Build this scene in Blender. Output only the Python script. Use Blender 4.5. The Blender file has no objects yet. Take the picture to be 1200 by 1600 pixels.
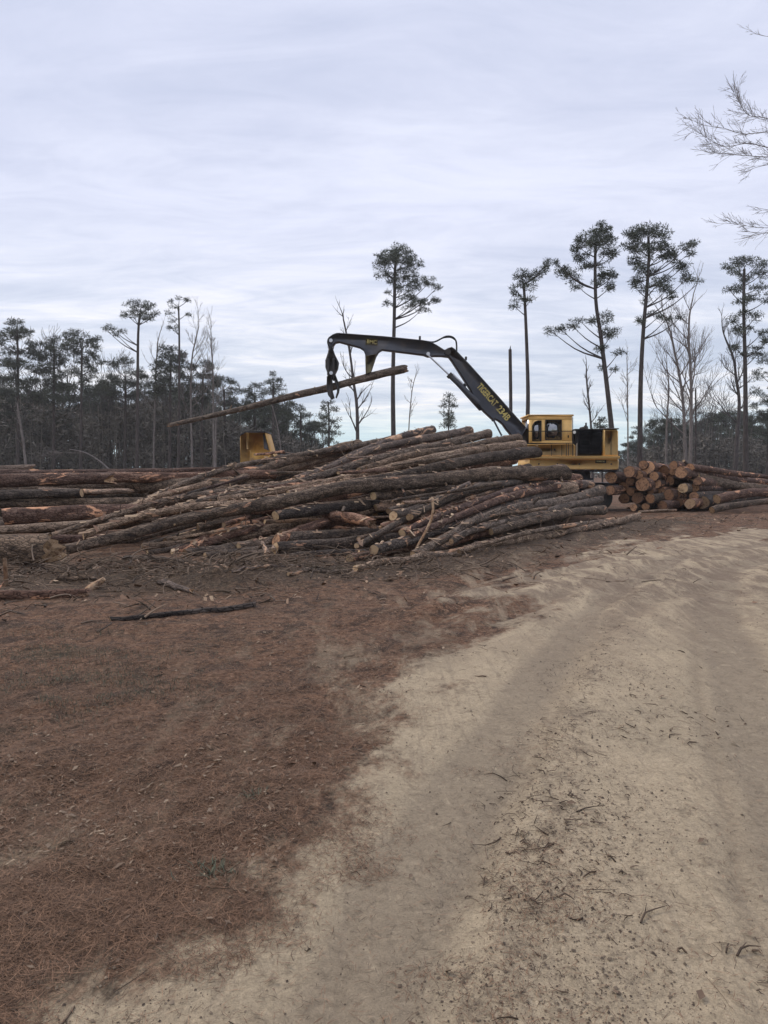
import bpy, math, random
import numpy as np
from mathutils import Vector, Matrix
R = math.radians
sc = bpy.context.scene
col = sc.collection

# ------------------------------------------------------------------ camera
CAMZ, FOC, PITCH = 1.6, 1200.0, math.atan(65 / 1200.0)
cam_d = bpy.data.cameras.new('camera'); cam = bpy.data.objects.new('camera', cam_d); col.objects.link(cam)
cam_d.sensor_fit = 'VERTICAL'; cam_d.sensor_height = 36; cam_d.lens = 36 * FOC / 1600
cam_d.clip_start = 0.05; cam_d.clip_end = 5000
cam.location = (0, 0, CAMZ); cam.rotation_euler = (math.pi / 2 - PITCH, 0, 0)
sc.camera = cam

# ------------------------------------------------------------------ world
SUN_EL, SUN_AZ = R(48), R(-62)          # azimuth measured from +Y towards +X
w = bpy.data.worlds.new('World'); sc.world = w; w.use_nodes = True
nt = w.node_tree; nt.nodes.clear()
def N(tree, typ, **kw):
    n = tree.nodes.new(typ)
    for k, v in kw.items():
        if k in n.inputs.keys() if isinstance(k, str) else False: n.inputs[k].default_value = v
        else: setattr(n, k, v)
    return n
def world_build():
    L = nt.links.new
    out = nt.nodes.new('ShaderNodeOutputWorld'); bg = nt.nodes.new('ShaderNodeBackground'); bg.inputs[1].default_value = 0.1
    sky = nt.nodes.new('ShaderNodeTexSky'); sky.sky_type = 'NISHITA'; sky.sun_disc = False
    sky.sun_elevation = SUN_EL; sky.sun_rotation = SUN_AZ; sky.air_density = 1.0; sky.dust_density = 1.5
    tc = nt.nodes.new('ShaderNodeTexCoord'); sep = nt.nodes.new('ShaderNodeSeparateXYZ'); L(tc.outputs['Generated'], sep.inputs[0])
    def m(op, a, b=None, c=None):
        n = nt.nodes.new('ShaderNodeMath'); n.operation = op
        for i, v in enumerate((a, b, c)):
            if v is None: continue
            if isinstance(v, (int, float)): n.inputs[i].default_value = v
            else: L(v, n.inputs[i])
        return n.outputs[0]
    z = m('MAXIMUM', sep.outputs[2], 0.0)
    den = m('ADD', z, 0.10)
    px = m('DIVIDE', sep.outputs[0], den); py = m('DIVIDE', sep.outputs[1], den)
    cb = nt.nodes.new('ShaderNodeCombineXYZ'); L(px, cb.inputs[0]); L(py, cb.inputs[1])
    def noise(scale, sx, sy, det, rough, dist, ox=0, rot=0.0):
        mp = nt.nodes.new('ShaderNodeMapping'); mp.inputs['Scale'].default_value = (sx, sy, 1); mp.inputs['Location'].default_value = (ox, ox * .7, 0)
        mp.inputs['Rotation'].default_value = (0, 0, rot)
        L(cb.outputs[0], mp.inputs[0])
        n = nt.nodes.new('ShaderNodeTexNoise'); n.inputs['Scale'].default_value = scale; n.inputs['Detail'].default_value = det
        n.inputs['Roughness'].default_value = rough; n.inputs['Distortion'].default_value = dist; L(mp.outputs[0], n.inputs[0]); return n.outputs[0]
    n1 = noise(1.1, .5, 1.0, 6, .6, .7, 3.1, .25); n2 = noise(3.2, .55, 1.2, 6, .65, 1.0, 9.0, -.3); n3 = noise(.45, .7, 1, 3, .5, .3, 5.5, .4)
    s = m('ADD', m('MULTIPLY', n1, .5), m('ADD', m('MULTIPLY', n2, .25), m('MULTIPLY', n3, .25)))
    cr = nt.nodes.new('ShaderNodeValToRGB'); L(s, cr.inputs[0]); e = cr.color_ramp.elements
    e[0].position = .36; e[0].color = (.50, .545, .70, 1); e[1].position = .72; e[1].color = (.84, .855, .91, 1)
    k = e.new(.47); k.color = (.605, .64, .79, 1); k = e.new(.55); k.color = (.70, .73, .87, 1)
    # low sky: paler cream breaks and a faint turquoise rim at the horizon
    low = nt.nodes.new('ShaderNodeMapRange'); L(z, low.inputs[0]); low.inputs[1].default_value = .30; low.inputs[2].default_value = .05
    low.inputs[3].default_value = 0; low.inputs[4].default_value = 1
    cr2 = nt.nodes.new('ShaderNodeValToRGB'); L(s, cr2.inputs[0]); e = cr2.color_ramp.elements
    e[0].position = .42; e[0].color = (.49, .56, .67, 1); e[1].position = .60; e[1].color = (1.0, .97, .96, 1)
    k = e.new(.5); k.color = (.66, .71, .79, 1)
    mx = nt.nodes.new('ShaderNodeMix'); mx.data_type = 'RGBA'; L(low.outputs[0], mx.inputs[0]); L(cr.outputs[0], mx.inputs[6]); L(cr2.outputs[0], mx.inputs[7])
    rim = nt.nodes.new('ShaderNodeMapRange'); L(z, rim.inputs[0]); rim.inputs[1].default_value = .085; rim.inputs[2].default_value = .045
    rim.inputs[3].default_value = 0; rim.inputs[4].default_value = .55
    mr = nt.nodes.new('ShaderNodeMix'); mr.data_type = 'RGBA'; L(rim.outputs[0], mr.inputs[0]); L(mx.outputs[2], mr.inputs[6]); mr.inputs[7].default_value = (.52, .74, .78, 1)
    # thicker bright overcast high overhead
    hi = nt.nodes.new('ShaderNodeMapRange'); L(z, hi.inputs[0]); hi.inputs[1].default_value = .5; hi.inputs[2].default_value = 1
    hi.inputs[3].default_value = 12.3; hi.inputs[4].default_value = 17.0
    sc_ = nt.nodes.new('ShaderNodeVectorMath'); sc_.operation = 'SCALE'; L(mr.outputs[2], sc_.inputs[0]); L(hi.outputs[0], sc_.inputs[3])
    fin = nt.nodes.new('ShaderNodeMix'); fin.data_type = 'RGBA'; fin.inputs[0].default_value = .93
    L(sky.outputs[0], fin.inputs[6]); L(sc_.outputs[0], fin.inputs[7])
    L(fin.outputs[2], bg.inputs[0]); L(bg.outputs[0], out.inputs[0])
world_build()
sd_ = bpy.data.lights.new('sun', 'SUN'); sd_.energy = 1.5; sd_.angle = R(18); sd_.color = (1, .90, .76)
sun = bpy.data.objects.new('sun', sd_); col.objects.link(sun)
sdir = Vector((math.sin(SUN_AZ) * math.cos(SUN_EL), math.cos(SUN_AZ) * math.cos(SUN_EL), math.sin(SUN_EL)))
sun.rotation_euler = sdir.to_track_quat('Z', 'Y').to_euler()
sc.view_settings.view_transform = 'Standard'; sc.view_settings.look = 'None'; sc.view_settings.gamma = 1
sc.view_settings.use_curve_mapping = False; sc.view_settings.exposure = 0.0

# ------------------------------------------------------------------ helpers
HAZE = .00045
rng = np.random.default_rng(7); random.seed(7)
cp, sp = math.cos(PITCH), math.sin(PITCH)
def ray(px, py):
    x = (px - 600) / FOC; y = -(py - 800) / FOC
    return np.array([x, cp + y * sp, -sp + y * cp])
def at(px, py, Y):
    d = ray(px, py); return np.array([0, 0, CAMZ]) + d * (Y / d[1])
def gnd(px, py):
    d = ray(px, py); return (np.array([0, 0, CAMZ]) + d * (CAMZ / -d[2]))[:2]

def vnoise(x, y, seed=0):
    x = np.asarray(x, float); y = np.asarray(y, float)
    xi = np.floor(x).astype(np.int64); yi = np.floor(y).astype(np.int64); fx = x - xi; fy = y - yi
    fx = fx * fx * (3 - 2 * fx); fy = fy * fy * (3 - 2 * fy)
    def h(a, b):
        n = (a * 374761393 + b * 668265263 + seed * 2147483647) & 0x7fffffff
        n = ((n ^ (n >> 13)) * 1274126177) & 0x7fffffff
        return ((n ^ (n >> 16)) & 0xffff) / 65535.0
    return (h(xi, yi) * (1 - fx) + h(xi + 1, yi) * fx) * (1 - fy) + (h(xi, yi + 1) * (1 - fx) + h(xi + 1, yi + 1) * fx) * fy
def fbm(x, y, oct=4, seed=0):
    s = 0; a = .5
    for i in range(oct):
        s = s + a * (vnoise(x * 2 ** i, y * 2 ** i, seed + i) - .5); a *= .5
    return s

# sand / track masks, from outlines on the ground plane
edge_px = [(-40, 1780), (60, 1600), (250, 1478), (400, 1345), (500, 1238), (572, 1182), (596, 1120), (670, 1048), (765, 972), (850, 916), (915, 873), (1000, 846), (1200, 832), (1500, 828)]
sand_poly = np.array([gnd(*p) for p in edge_px] + [(60, 22), (60, -30), (-1.2, -30), (-1.1, 0)])
def seg_d(x, y, a, b):
    ax, ay = a; bx, by = b; dx, dy = bx - ax, by - ay
    t = np.clip(((x - ax) * dx + (y - ay) * dy) / (dx * dx + dy * dy), 0, 1)
    return np.hypot(x - ax - t * dx, y - ay - t * dy)
def poly_sd(x, y, P):
    ins = np.zeros(np.shape(x), bool); d = np.full(np.shape(x), 1e9)
    for i in range(len(P)):
        a, b = P[i], P[(i + 1) % len(P)]
        d = np.minimum(d, seg_d(x, y, a, b))
        c = ((a[1] > y) != (b[1] > y)) & (x < (b[0] - a[0]) * (y - a[1]) / (b[1] - a[1] + 1e-12) + a[0])
        ins ^= c
    return np.where(ins, d, -d)
def line_d(x, y, P):
    d = np.full(np.shape(x), 1e9)
    for i in range(len(P) - 1): d = np.minimum(d, seg_d(x, y, P[i], P[i + 1]))
    return d
trackA = [gnd(*p) for p in [(430, 1900), (560, 1600), (640, 1400), (740, 1220), (800, 1120), (880, 1000), (960, 920), (1060, 870), (1250, 840)]]
trackB = [gnd(*p) for p in [(1500, 1900), (1330, 1500), (1230, 1250), (1160, 1060), (1120, 960), (1130, 890), (1260, 850)]]
ridge = [gnd(*p) for p in [(760, 1900), (790, 1600), (850, 1400), (880, 1240), (900, 1120), (940, 1020), (990, 930), (1060, 890)]]
def masks(x, y):
    sd = poly_sd(x, y, sand_poly); fw = np.clip((y - 6) / 12, 0, 1); cc_, ss_ = math.cos(.75), math.sin(.75); sd = sd + fw * (fbm((x * cc_ - y * ss_) * 1.5, (x * ss_ + y * cc_) * .22, 4, 53) * 5.0) + fbm(x * 1.1, y * 1.1, 3, 57) * .8
    c_, s_ = math.cos(.66), math.sin(.66); ua = x * s_ + y * c_; va = x * c_ - y * s_
    sd = sd + .02 + np.clip((y - 3) / 6, 0, 1) * np.exp(-np.abs(sd) / 1.2) * fbm(va * 3.2, ua * .4, 4, 59) * 3.0
    wob = fbm(x * .8, y * .8, 3, 41) * .35
    ta = np.clip(1 - (line_d(x, y, trackA) + wob * .6) / .34, 0, 1); tb = np.clip(1 - (line_d(x, y, trackB) + wob * .6) / .42, 0, 1)
    rd = np.clip(1 - (line_d(x, y, ridge) + wob * 1.5) / .62, 0, 1)
    return sd, np.maximum(ta, tb), rd
ruts = [[gnd(*p) for p in L] for L in ([(640, 1000), (720, 950), (830, 905), (950, 878), (1200, 862)], [(690, 1040), (800, 960), (900, 918), (1010, 890), (1250, 872)], [(860, 1080), (930, 1000), (1010, 945), (1100, 915), (1300, 895)], [(610, 965), (690, 930), (780, 895), (900, 862), (1050, 848)])]
tyres = [[gnd(*p) for p in L] for L in ([(700, 1420), (800, 1215), (862, 1100), (910, 1020), (960, 965)], [(735, 1420), (826, 1215), (882, 1100), (926, 1022), (975, 967)], [(1180, 1500), (1130, 1250), (1090, 1080), (1085, 980)])]
foot = [gnd(*p) for p in [(-200, 905), (100, 905), (300, 905), (480, 890), (620, 884), (800, 850), (1000, 815)]]
def gh(x, y):
    x = np.asarray(x, float); y = np.asarray(y, float)
    sd, tr, rd = masks(x, y)
    brown = np.clip(.5 - sd / .5, 0, 1)
    near = np.exp(-np.abs(y) / 45)
    h = .10 * fbm(x * .35, y * .35, 3, 1)
    h += near * brown * (.07 * fbm(x * 2.2, y * 2.2, 4, 5) + .035 * fbm(x * 9, y * 9, 3, 9))
    h += (1 - brown) * (.018 * fbm(x * 2.5, y * 2.0, 4, 13) + .006 * fbm(x * 14, y * 14, 2, 17))
    h += (1 - brown) * np.clip((y - 5) / 8, 0, 1) * .04 * fbm(x * 1.8, y * 1.4, 5, 37)
    h += (1 - brown) * .012 * np.abs(fbm(x * 5, y * 5, 3, 19)) * 2
    for q in ruts: dd = line_d(x, y, q) + .12 * fbm(x * 2, y * 2, 2, 63); h += np.clip((y - 5) / 3, 0, 1) * (-.024 * np.exp(-(dd / .12) ** 2) + .014 * np.exp(-((dd - .30) / .11) ** 2))
    for q in tyres: h += -.010 * np.exp(-(line_d(x, y, q) / .05) ** 2)
    h += -.035 * np.minimum(tr * 1.6, 1) * (1 - brown) + .03 * rd * (1 - brown) + rd * .04 * fbm(x * 6, y * 6, 4, 23)
    df = np.exp(-(line_d(x, y, foot) / 1.7) ** 2); h += df * (.16 * fbm(x * 1.4, y * 1.4, 4, 83) + .09 * np.abs(fbm(x * 4, y * 4, 3, 87)))
    # churned berms where the road swings in front of the stacks
    for (px, py, amp, rx, ry) in [(700, 950, .09, 1.6, .35), (960, 905, .07, 1.2, .4), (380, 905, .30, 1.1, .8), (1010, 880, .05, 1.5, .4), (130, 905, .12, 1.3, .7), (760, 900, .08, 1.5, .5)]:
        g = gnd(px, py); u = (x - g[0]); v = (y - g[1]); c, s = math.cos(.6), math.sin(.6)
        a = (u * c + v * s) / rx; b = (-u * s + v * c) / ry
        h += amp * np.exp(-(a * a + b * b)) * (.7 + 1.2 * fbm(x * 3, y * 3, 3, 29))
    return h
_gx = np.arange(-32, 32, .09); _gy = np.arange(1, 46, .09); _gz = np.vstack([gh(*np.meshgrid(_gx, _gy[i:i + 50])) for i in range(0, len(_gy), 50)])
def ghs(x, y):
    u = (x + 32) / .09; v = (y - 1) / .09; i = int(u); j = int(v)
    if not (0 <= i < len(_gx) - 1 and 0 <= j < len(_gy) - 1): return float(gh(np.array([x]), np.array([y]))[0])
    u -= i; v -= j; return float((_gz[j, i] * (1 - u) + _gz[j, i + 1] * u) * (1 - v) + (_gz[j + 1, i] * (1 - u) + _gz[j + 1, i + 1] * u) * v)

class MB:
    def __init__(s): s.V = []; s.Q = []; s.T = []; s.qm = []; s.tm = []; s.A = []; s.n = 0
    def add(s, v, q=None, t=None, m=0, tint=None):
        v = np.asarray(v, float).reshape(-1, 3)
        if q is not None and len(q): q = np.asarray(q, np.int64).reshape(-1, 4); s.Q.append(q + s.n); s.qm.append(np.full(len(q), m))
        if t is not None and len(t): t = np.asarray(t, np.int64).reshape(-1, 3); s.T.append(t + s.n); s.tm.append(np.full(len(t), m))
        s.V.append(v); s.n += len(v)
        s.A.append(np.full(len(v), .5) if tint is None else np.broadcast_to(np.asarray(tint, float), (len(v),)).copy())
    def tube(s, P, rad, sides=6, caps=True, m=0, shape=None, tint=None, ref=None):
        P = np.asarray(P, float); n = len(P); rad = np.broadcast_to(np.asarray(rad, float), (n,))
        T = np.gradient(P, axis=0); T /= np.linalg.norm(T, axis=1)[:, None] + 1e-12
        if ref is None: ref = np.array([0, 0, 1.]) if abs(T[:, 2]).mean() < .75 else np.array([0, 1., 0])
        U = np.cross(T, ref); U /= np.linalg.norm(U, axis=1)[:, None] + 1e-12; W = np.cross(T, U)
        th = np.arange(sides) * 2 * np.pi / sides
        k = np.ones((n, sides)) if shape is None else shape
        v = P[:, None, :] + (rad[:, None] * k)[:, :, None] * (np.cos(th)[None, :, None] * U[:, None, :] + np.sin(th)[None, :, None] * W[:, None, :])
        i = np.arange(n - 1)[:, None] * sides; j = np.arange(sides)[None, :]; j2 = (j + 1) % sides
        q = np.stack([i + j, i + sides + j, i + sides + j2, i + j2], -1).reshape(-1, 4)
        s.add(v, q=q, m=m, tint=tint)
        if caps:
            for e, ring in ((0, v[0]), (n - 1, v[-1])):
                t = [(0, 1 + a, 1 + (a + 1) % sides) if e == 0 else (0, 1 + (a + 1) % sides, 1 + a) for a in range(sides)]
                s.add(np.vstack([P[e][None], ring]), t=t, m=m, tint=tint)
        return v
    def box(s, lo, hi, m=0, bev=0.0):
        x0, y0, z0 = lo; x1, y1, z1 = hi
        if bev > 0:
            pr = [(x0 + bev, z0), (x1 - bev, z0), (x1, z0 + bev), (x1, z1 - bev), (x1 - bev, z1), (x0 + bev, z1), (x0, z1 - bev), (x0, z0 + bev)]
            s.prism(pr, y0, y1, m, bev); return
        v = [(x, y, z) for x in (x0, x1) for y in (y0, y1) for z in (z0, z1)]
        s.add(v, q=[(0, 1, 3, 2), (4, 6, 7, 5), (0, 4, 5, 1), (2, 3, 7, 6), (0, 2, 6, 4), (1, 5, 7, 3)], m=m)
    def prism(s, pr, y0, y1, m=0, bev=0.0):
        # outline in x,z (any simple polygon) extruded along y; ear clipping done by Blender's tessellator
        from mathutils.geometry import tessellate_polygon
        n = len(pr); pr = [tuple(p) for p in pr]
        def area(p): return sum(p[i][0] * p[(i + 1) % len(p)][1] - p[(i + 1) % len(p)][0] * p[i][1] for i in range(len(p)))
        if area(pr) < 0: pr = pr[::-1]
        tri = tessellate_polygon([[Vector((a, b, 0)) for a, b in pr]])
        tris = []
        for t in tri:
            a, b, c = t
            cr = (pr[b][0] - pr[a][0]) * (pr[c][1] - pr[a][1]) - (pr[c][0] - pr[a][0]) * (pr[b][1] - pr[a][1])
            tris.append((a, b, c) if cr > 0 else (a, c, b))
        if bev > 0:
            P = np.array(pr); e = np.roll(P, -1, 0) - P; e /= np.linalg.norm(e, axis=1)[:, None] + 1e-9
            nn = np.stack([-e[:, 1], e[:, 0]], 1); nb = nn + np.roll(nn, 1, 0); nb /= np.linalg.norm(nb, axis=1)[:, None] + 1e-9
            I = P + nb * bev
            rings = [(I, y0), (P, y0 + bev), (P, y1 - bev), (I, y1)]
        else: rings = [(np.array(pr), y0), (np.array(pr), y1)]
        v = np.vstack([np.column_stack([r[:, 0], np.full(n, y), r[:, 1]]) for r, y in rings]); q = []
        for k in range(len(rings) - 1):
            for i in range(n): j = (i + 1) % n; q.append((k * n + i, k * n + j, (k + 1) * n + j, (k + 1) * n + i))
        t = [(a, b, c) for a, b, c in tris] + [tuple(x + (len(rings) - 1) * n for x in (c, b, a)) for a, b, c in tris]
        s.add(v, q=q, t=t, m=m)
    def mesh(s, name, origin=None, rot=None):
        V = np.vstack(s.V)
        if origin is not None: V = V - np.asarray(origin)
        if rot is not None: V = V @ np.asarray(rot)
        Q = np.vstack(s.Q) if s.Q else np.zeros((0, 4), np.int64); T = np.vstack(s.T) if s.T else np.zeros((0, 3), np.int64)
        me = bpy.data.meshes.new(name); me.vertices.add(len(V)); me.vertices.foreach_set('co', V.astype(np.float32).ravel())
        lp = np.concatenate([Q.ravel(), T.ravel()]).astype(np.int32); me.loops.add(len(lp)); me.loops.foreach_set('vertex_index', lp)
        st = np.concatenate([np.arange(len(Q)) * 4, len(Q) * 4 + np.arange(len(T)) * 3]).astype(np.int32)
        me.polygons.add(len(st)); me.polygons.foreach_set('loop_start', st)
        mi = np.concatenate((s.qm if s.Q else []) + (s.tm if s.T else [])).astype(np.int32)
        me.polygons.foreach_set('material_index', mi)
        a = me.attributes.new('tint', 'FLOAT', 'POINT'); a.data.foreach_set('value', np.concatenate(s.A).astype(np.float32))
        me.update(calc_edges=True)
        return me
    def build(s, name, mat, parent=None, smooth=False, origin=None, rot=None):
        if origin is None and parent is not None: origin = np.array(parent.location)
        me = s.mesh(name, origin, rot)
        for m_ in (mat if isinstance(mat, (list, tuple)) else [mat]): me.materials.append(m_)
        if smooth: me.polygons.foreach_set('use_smooth', np.ones(len(me.polygons), bool))
        o = bpy.data.objects.new(name, me); col.objects.link(o)
        if parent is not None: o.parent = parent
        elif origin is not None: o.location = origin
        return o
def tag(o, label=None, cat=None, group=None, kind=None):
    if label: o['label'] = label
    if cat: o['category'] = cat
    if group: o['group'] = group
    if kind: o['kind'] = kind
    return o
def empty(name, loc, label, cat, group=None):
    o = bpy.data.objects.new(name, None); o.empty_display_size = .1; o.location = tuple(float(a) for a in loc); col.objects.link(o)
    return tag(o, label, cat, group)
def copy_tree(o, parent=None):
    c = o.copy(); col.objects.link(c); c.parent = parent
    for ch in list(o.children): copy_tree(ch, c)
    return c
def catmull(P, n):
    P = np.asarray(P, float)
    if len(P) == 2: t = np.linspace(0, 1, n)[:, None]; return P[0] * (1 - t) + P[1] * t
    Q = np.vstack([2 * P[0] - P[1], P, 2 * P[-1] - P[-2]]); d = np.r_[0, np.cumsum(np.linalg.norm(np.diff(P, axis=0), axis=1))]
    out = []
    for s in np.linspace(0, d[-1], n):
        i = min(max(np.searchsorted(d, s, 'right') - 1, 0), len(P) - 2); t = (s - d[i]) / (d[i + 1] - d[i] + 1e-9)
        p0, p1, p2, p3 = Q[i], Q[i + 1], Q[i + 2], Q[i + 3]
        out.append(.5 * ((2 * p1) + (-p0 + p2) * t + (2 * p0 - 5 * p1 + 4 * p2 - p3) * t * t + (-p0 + 3 * p1 - 3 * p2 + p3) * t ** 3))
    return np.array(out)

# ------------------------------------------------------------------ materials
class G:
    def __init__(s, name, rough=.85):
        s.m = bpy.data.materials.new(name); s.m.use_nodes = True; s.t = s.m.node_tree; s.t.nodes.clear(); s.L = s.t.links.new
        s.o = s.t.nodes.new('ShaderNodeOutputMaterial'); s.b = s.t.nodes.new('ShaderNodeBsdfPrincipled'); s.b.inputs['Roughness'].default_value = rough
        s.b.inputs['Specular IOR Level'].default_value = .25
        s.L(s.b.outputs[0], s.o.inputs[0]); s.tc = s.t.nodes.new('ShaderNodeTexCoord'); s.co = s.tc.outputs['Object']; s.bumps = None
    def coord(s, scale=(1, 1, 1), rnd=True):
        mp = s.t.nodes.new('ShaderNodeMapping'); mp.inputs['Scale'].default_value = scale; s.L(s.co, mp.inputs[0])
        if rnd:
            oi = s.t.nodes.new('ShaderNodeObjectInfo'); v = s.t.nodes.new('ShaderNodeVectorMath'); v.operation = 'SCALE'
            c = s.t.nodes.new('ShaderNodeCombineXYZ')
            for i in range(3): s.L(oi.outputs['Random'], c.inputs[i])
            s.L(c.outputs[0], v.inputs[0]); v.inputs[3].default_value = 37.; s.L(v.outputs[0], mp.inputs['Location'])
        return mp.outputs[0]
    def noise(s, co, scale, det=4, rough=.55, dist=0, w=None):
        n = s.t.nodes.new('ShaderNodeTexNoise'); s.L(co, n.inputs['Vector']); n.inputs['Scale'].default_value = scale; n.inputs['Detail'].default_value = det
        n.inputs['Roughness'].default_value = rough; n.inputs['Distortion'].default_value = dist; return n.outputs[0]
    def voro(s, co, scale, feat='F1', out=0):
        n = s.t.nodes.new('ShaderNodeTexVoronoi'); n.feature = feat; s.L(co, n.inputs['Vector']); n.inputs['Scale'].default_value = scale; return n.outputs[out]
    def math(s, op, a, b=0, c=0, clamp=False):
        n = s.t.nodes.new('ShaderNodeMath'); n.operation = op; n.use_clamp = clamp
        for i, v in enumerate((a, b, c)):
            if isinstance(v, (int, float)): n.inputs[i].default_value = v
            else: s.L(v, n.inputs[i])
        return n.outputs[0]
    def rng(s, v, a, b, c=0, d=1):
        n = s.t.nodes.new('ShaderNodeMapRange'); n.interpolation_type = 'SMOOTHSTEP'; s.L(v, n.inputs[0])
        for i, x in enumerate((a, b, c, d)): n.inputs[i + 1].default_value = x
        return n.outputs[0]
    def ramp(s, v, st):
        n = s.t.nodes.new('ShaderNodeValToRGB'); s.L(v, n.inputs[0]); e = n.color_ramp.elements
        e[0].position = st[0][0]; e[0].color = (*st[0][1], 1); e[1].position = st[-1][0]; e[1].color = (*st[-1][1], 1)
        for p, c in st[1:-1]: k = e.new(p); k.color = (*c, 1)
        return n.outputs[0]
    def mix(s, f, a, b, mode='MIX'):
        n = s.t.nodes.new('ShaderNodeMix'); n.data_type = 'RGBA'; n.blend_type = mode
        for i, v in ((0, f), (6, a), (7, b)):
            if isinstance(v, (int, float)): n.inputs[i].default_value = v
            elif isinstance(v, tuple): n.inputs[i].default_value = (*v, 1)
            else: s.L(v, n.inputs[i])
        return n.outputs[2]
    def attr(s, name, out=2):
        n = s.t.nodes.new('ShaderNodeAttribute'); n.attribute_name = name; return n.outputs[out]
    def rand(s): return s.t.nodes.new('ShaderNodeObjectInfo').outputs['Random']
    def color(s, c):
        if isinstance(c, tuple): s.b.inputs[0].default_value = (*c, 1)
        else: s.L(c, s.b.inputs[0])
    def bump(s, h, strength=.5, dist=.02):
        n = s.t.nodes.new('ShaderNodeBump'); n.inputs['Strength'].default_value = strength; n.inputs['Distance'].default_value = dist
        s.L(h, n.inputs['Height'])
        if s.bumps: s.L(s.bumps, n.inputs['Normal'])
        s.bumps = n.outputs[0]; s.L(s.bumps, s.b.inputs['Normal'])

def bark_mat(name, dark, mid, pale, peel, peel_at):
    g = G(name, .9); co = g.coord((.35, 1, 1)); co2 = g.coord((1, 1, 1))
    plates = g.voro(g.coord((.45, 1, 1)), 22, 'DISTANCE_TO_EDGE'); n = g.noise(co, 9, 6, .65, .6); n2 = g.noise(co2, 2.2, 3)
    c = g.ramp(n, [(.30, dark), (.48, mid), (.68, pale)])
    c = g.mix(g.rng(plates, .0, .10), dark, c)
    var = g.ramp(g.noise(g.coord((.15, .3, .3)), 1.3, 2), [(.3, (.72, .72, .74)), (.7, (1.25, 1.2, 1.15))])
    c = g.mix(1., c, var, 'MULTIPLY')
    rv = g.ramp(g.rand(), [(0, (.62, .64, .68)), (.5, (1, .97, .93)), (1, (1.6, 1.45, 1.28))]); c = g.mix(1., c, rv, 'MULTIPLY')
    pm = g.rng(g.noise(g.coord((.30, 1, 1)), 3.2, 5, .7, .8), peel_at, peel_at + .04)
    c = g.mix(pm, c, g.mix(g.noise(co, 30, 3), peel, tuple(min(1, x * 1.9) for x in peel)))
    g.color(c); g.bump(plates, .9, .03); g.bump(n, .8, .03); g.bump(pm, -.5, .02)
    return g.m
M = {}
M['bark_grey'] = bark_mat('bark_grey', (.030, .023, .018), (.155, .117, .088), (.34, .27, .21), (.34, .20, .12), .61)
M['bark_dark'] = bark_mat('bark_dark', (.018, .014, .012), (.092, .070, .053), (.215, .168, .13), (.27, .15, .09), .63)
M['bark_red'] = bark_mat('bark_red', (.038, .021, .015), (.14, .082, .060), (.27, .18, .135), (.40, .21, .12), .565)
M['bark_pale'] = bark_mat('bark_pale', (.06, .047, .038), (.20, .15, .118), (.33, .25, .195), (.40, .25, .155), .56)
def wood_mat(name, a, b, c):
    g = G(name, .8); co = g.coord((1, 1, 1))
    n = g.noise(co, 6, 4, .6, .5)
    at_ = g.attr('tint'); rings = g.math('SINE', g.math('ADD', g.math('MULTIPLY', at_, 62), g.math('MULTIPLY', n, 7)))
    cc = g.mix(g.rng(rings, -.8, .9), a, b); cc = g.mix(g.rng(g.noise(co, 14, 4, .7), .48, .68), cc, c)
    rv = g.ramp(g.rand(), [(0, (.42, .38, .36)), (.6, (.85, .82, .8)), (1, (1.2, 1.18, 1.12))]); cc = g.mix(1., cc, rv, 'MULTIPLY'); st = g.voro(g.coord((1, 6, 1)), 2.5); cc = g.mix(g.rng(g.noise(co, 3.5, 5, .7), .5, .66, 0, .6), cc, (.07, .045, .035))
    cc = g.mix(g.rng(at_, .93, .985), cc, (.05, .035, .028))
    g.color(cc); g.bump(g.noise(co, 40, 4), .4, .01); return g.m
M['wood'] = wood_mat('cut_wood_pale', (.44, .30, .17), (.60, .44, .27), (.30, .17, .09))
M['wood_orange'] = wood_mat('cut_wood_orange', (.33, .175, .092), (.43, .25, .14), (.13, .07, .045))
M['splinter'] = wood_mat('splintered_wood', (.38, .22, .12), (.55, .40, .26), (.18, .10, .06))
def trunk_mat(name, a, b):
    g = G(name, .9); n = g.noise(g.coord((1, 1, .3)), 8, 4); g.color(g.ramp(n, [(.3, a), (.7, b)])); g.bump(n, .6, .03); return g.m
M['trunk'] = trunk_mat('pine_trunk', (.030, .025, .024), (.085, .068, .06))
M['bare'] = trunk_mat('bare_branch', (.11, .092, .082), (.235, .205, .185))
M['bare_dark'] = trunk_mat('bare_branch_dark', (.045, .038, .036), (.10, .085, .08))
def leaf_mat(name, a, b):
    g = G(name, .7); t = g.attr('tint'); g.color(g.ramp(t, [(0, a), (1, b)])); return g.m
M['needles'] = leaf_mat('pine_needles', (.030, .038, .030), (.11, .125, .085))
M['needles_far'] = leaf_mat('pine_needles_far', (.026, .032, .025), (.095, .105, .072))
M['brush'] = leaf_mat('undergrowth_brush', (.040, .037, .031), (.21, .185, .15))
M['straw'] = leaf_mat('pine_straw', (.036, .019, .011), (.32, .185, .11))
M['dead_leaf'] = leaf_mat('dead_leaf', (.13, .085, .055), (.48, .37, .25))
M['twig'] = leaf_mat('twig', (.045, .030, .020), (.20, .14, .095))
M['crumb'] = leaf_mat('soil_crumb', (.05, .034, .024), (.36, .28, .19))
M['weed'] = leaf_mat('weed', (.05, .055, .035), (.14, .145, .095))
M['chip'] = leaf_mat('wood_chip', (.16, .09, .055), (.52, .38, .24))
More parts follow.
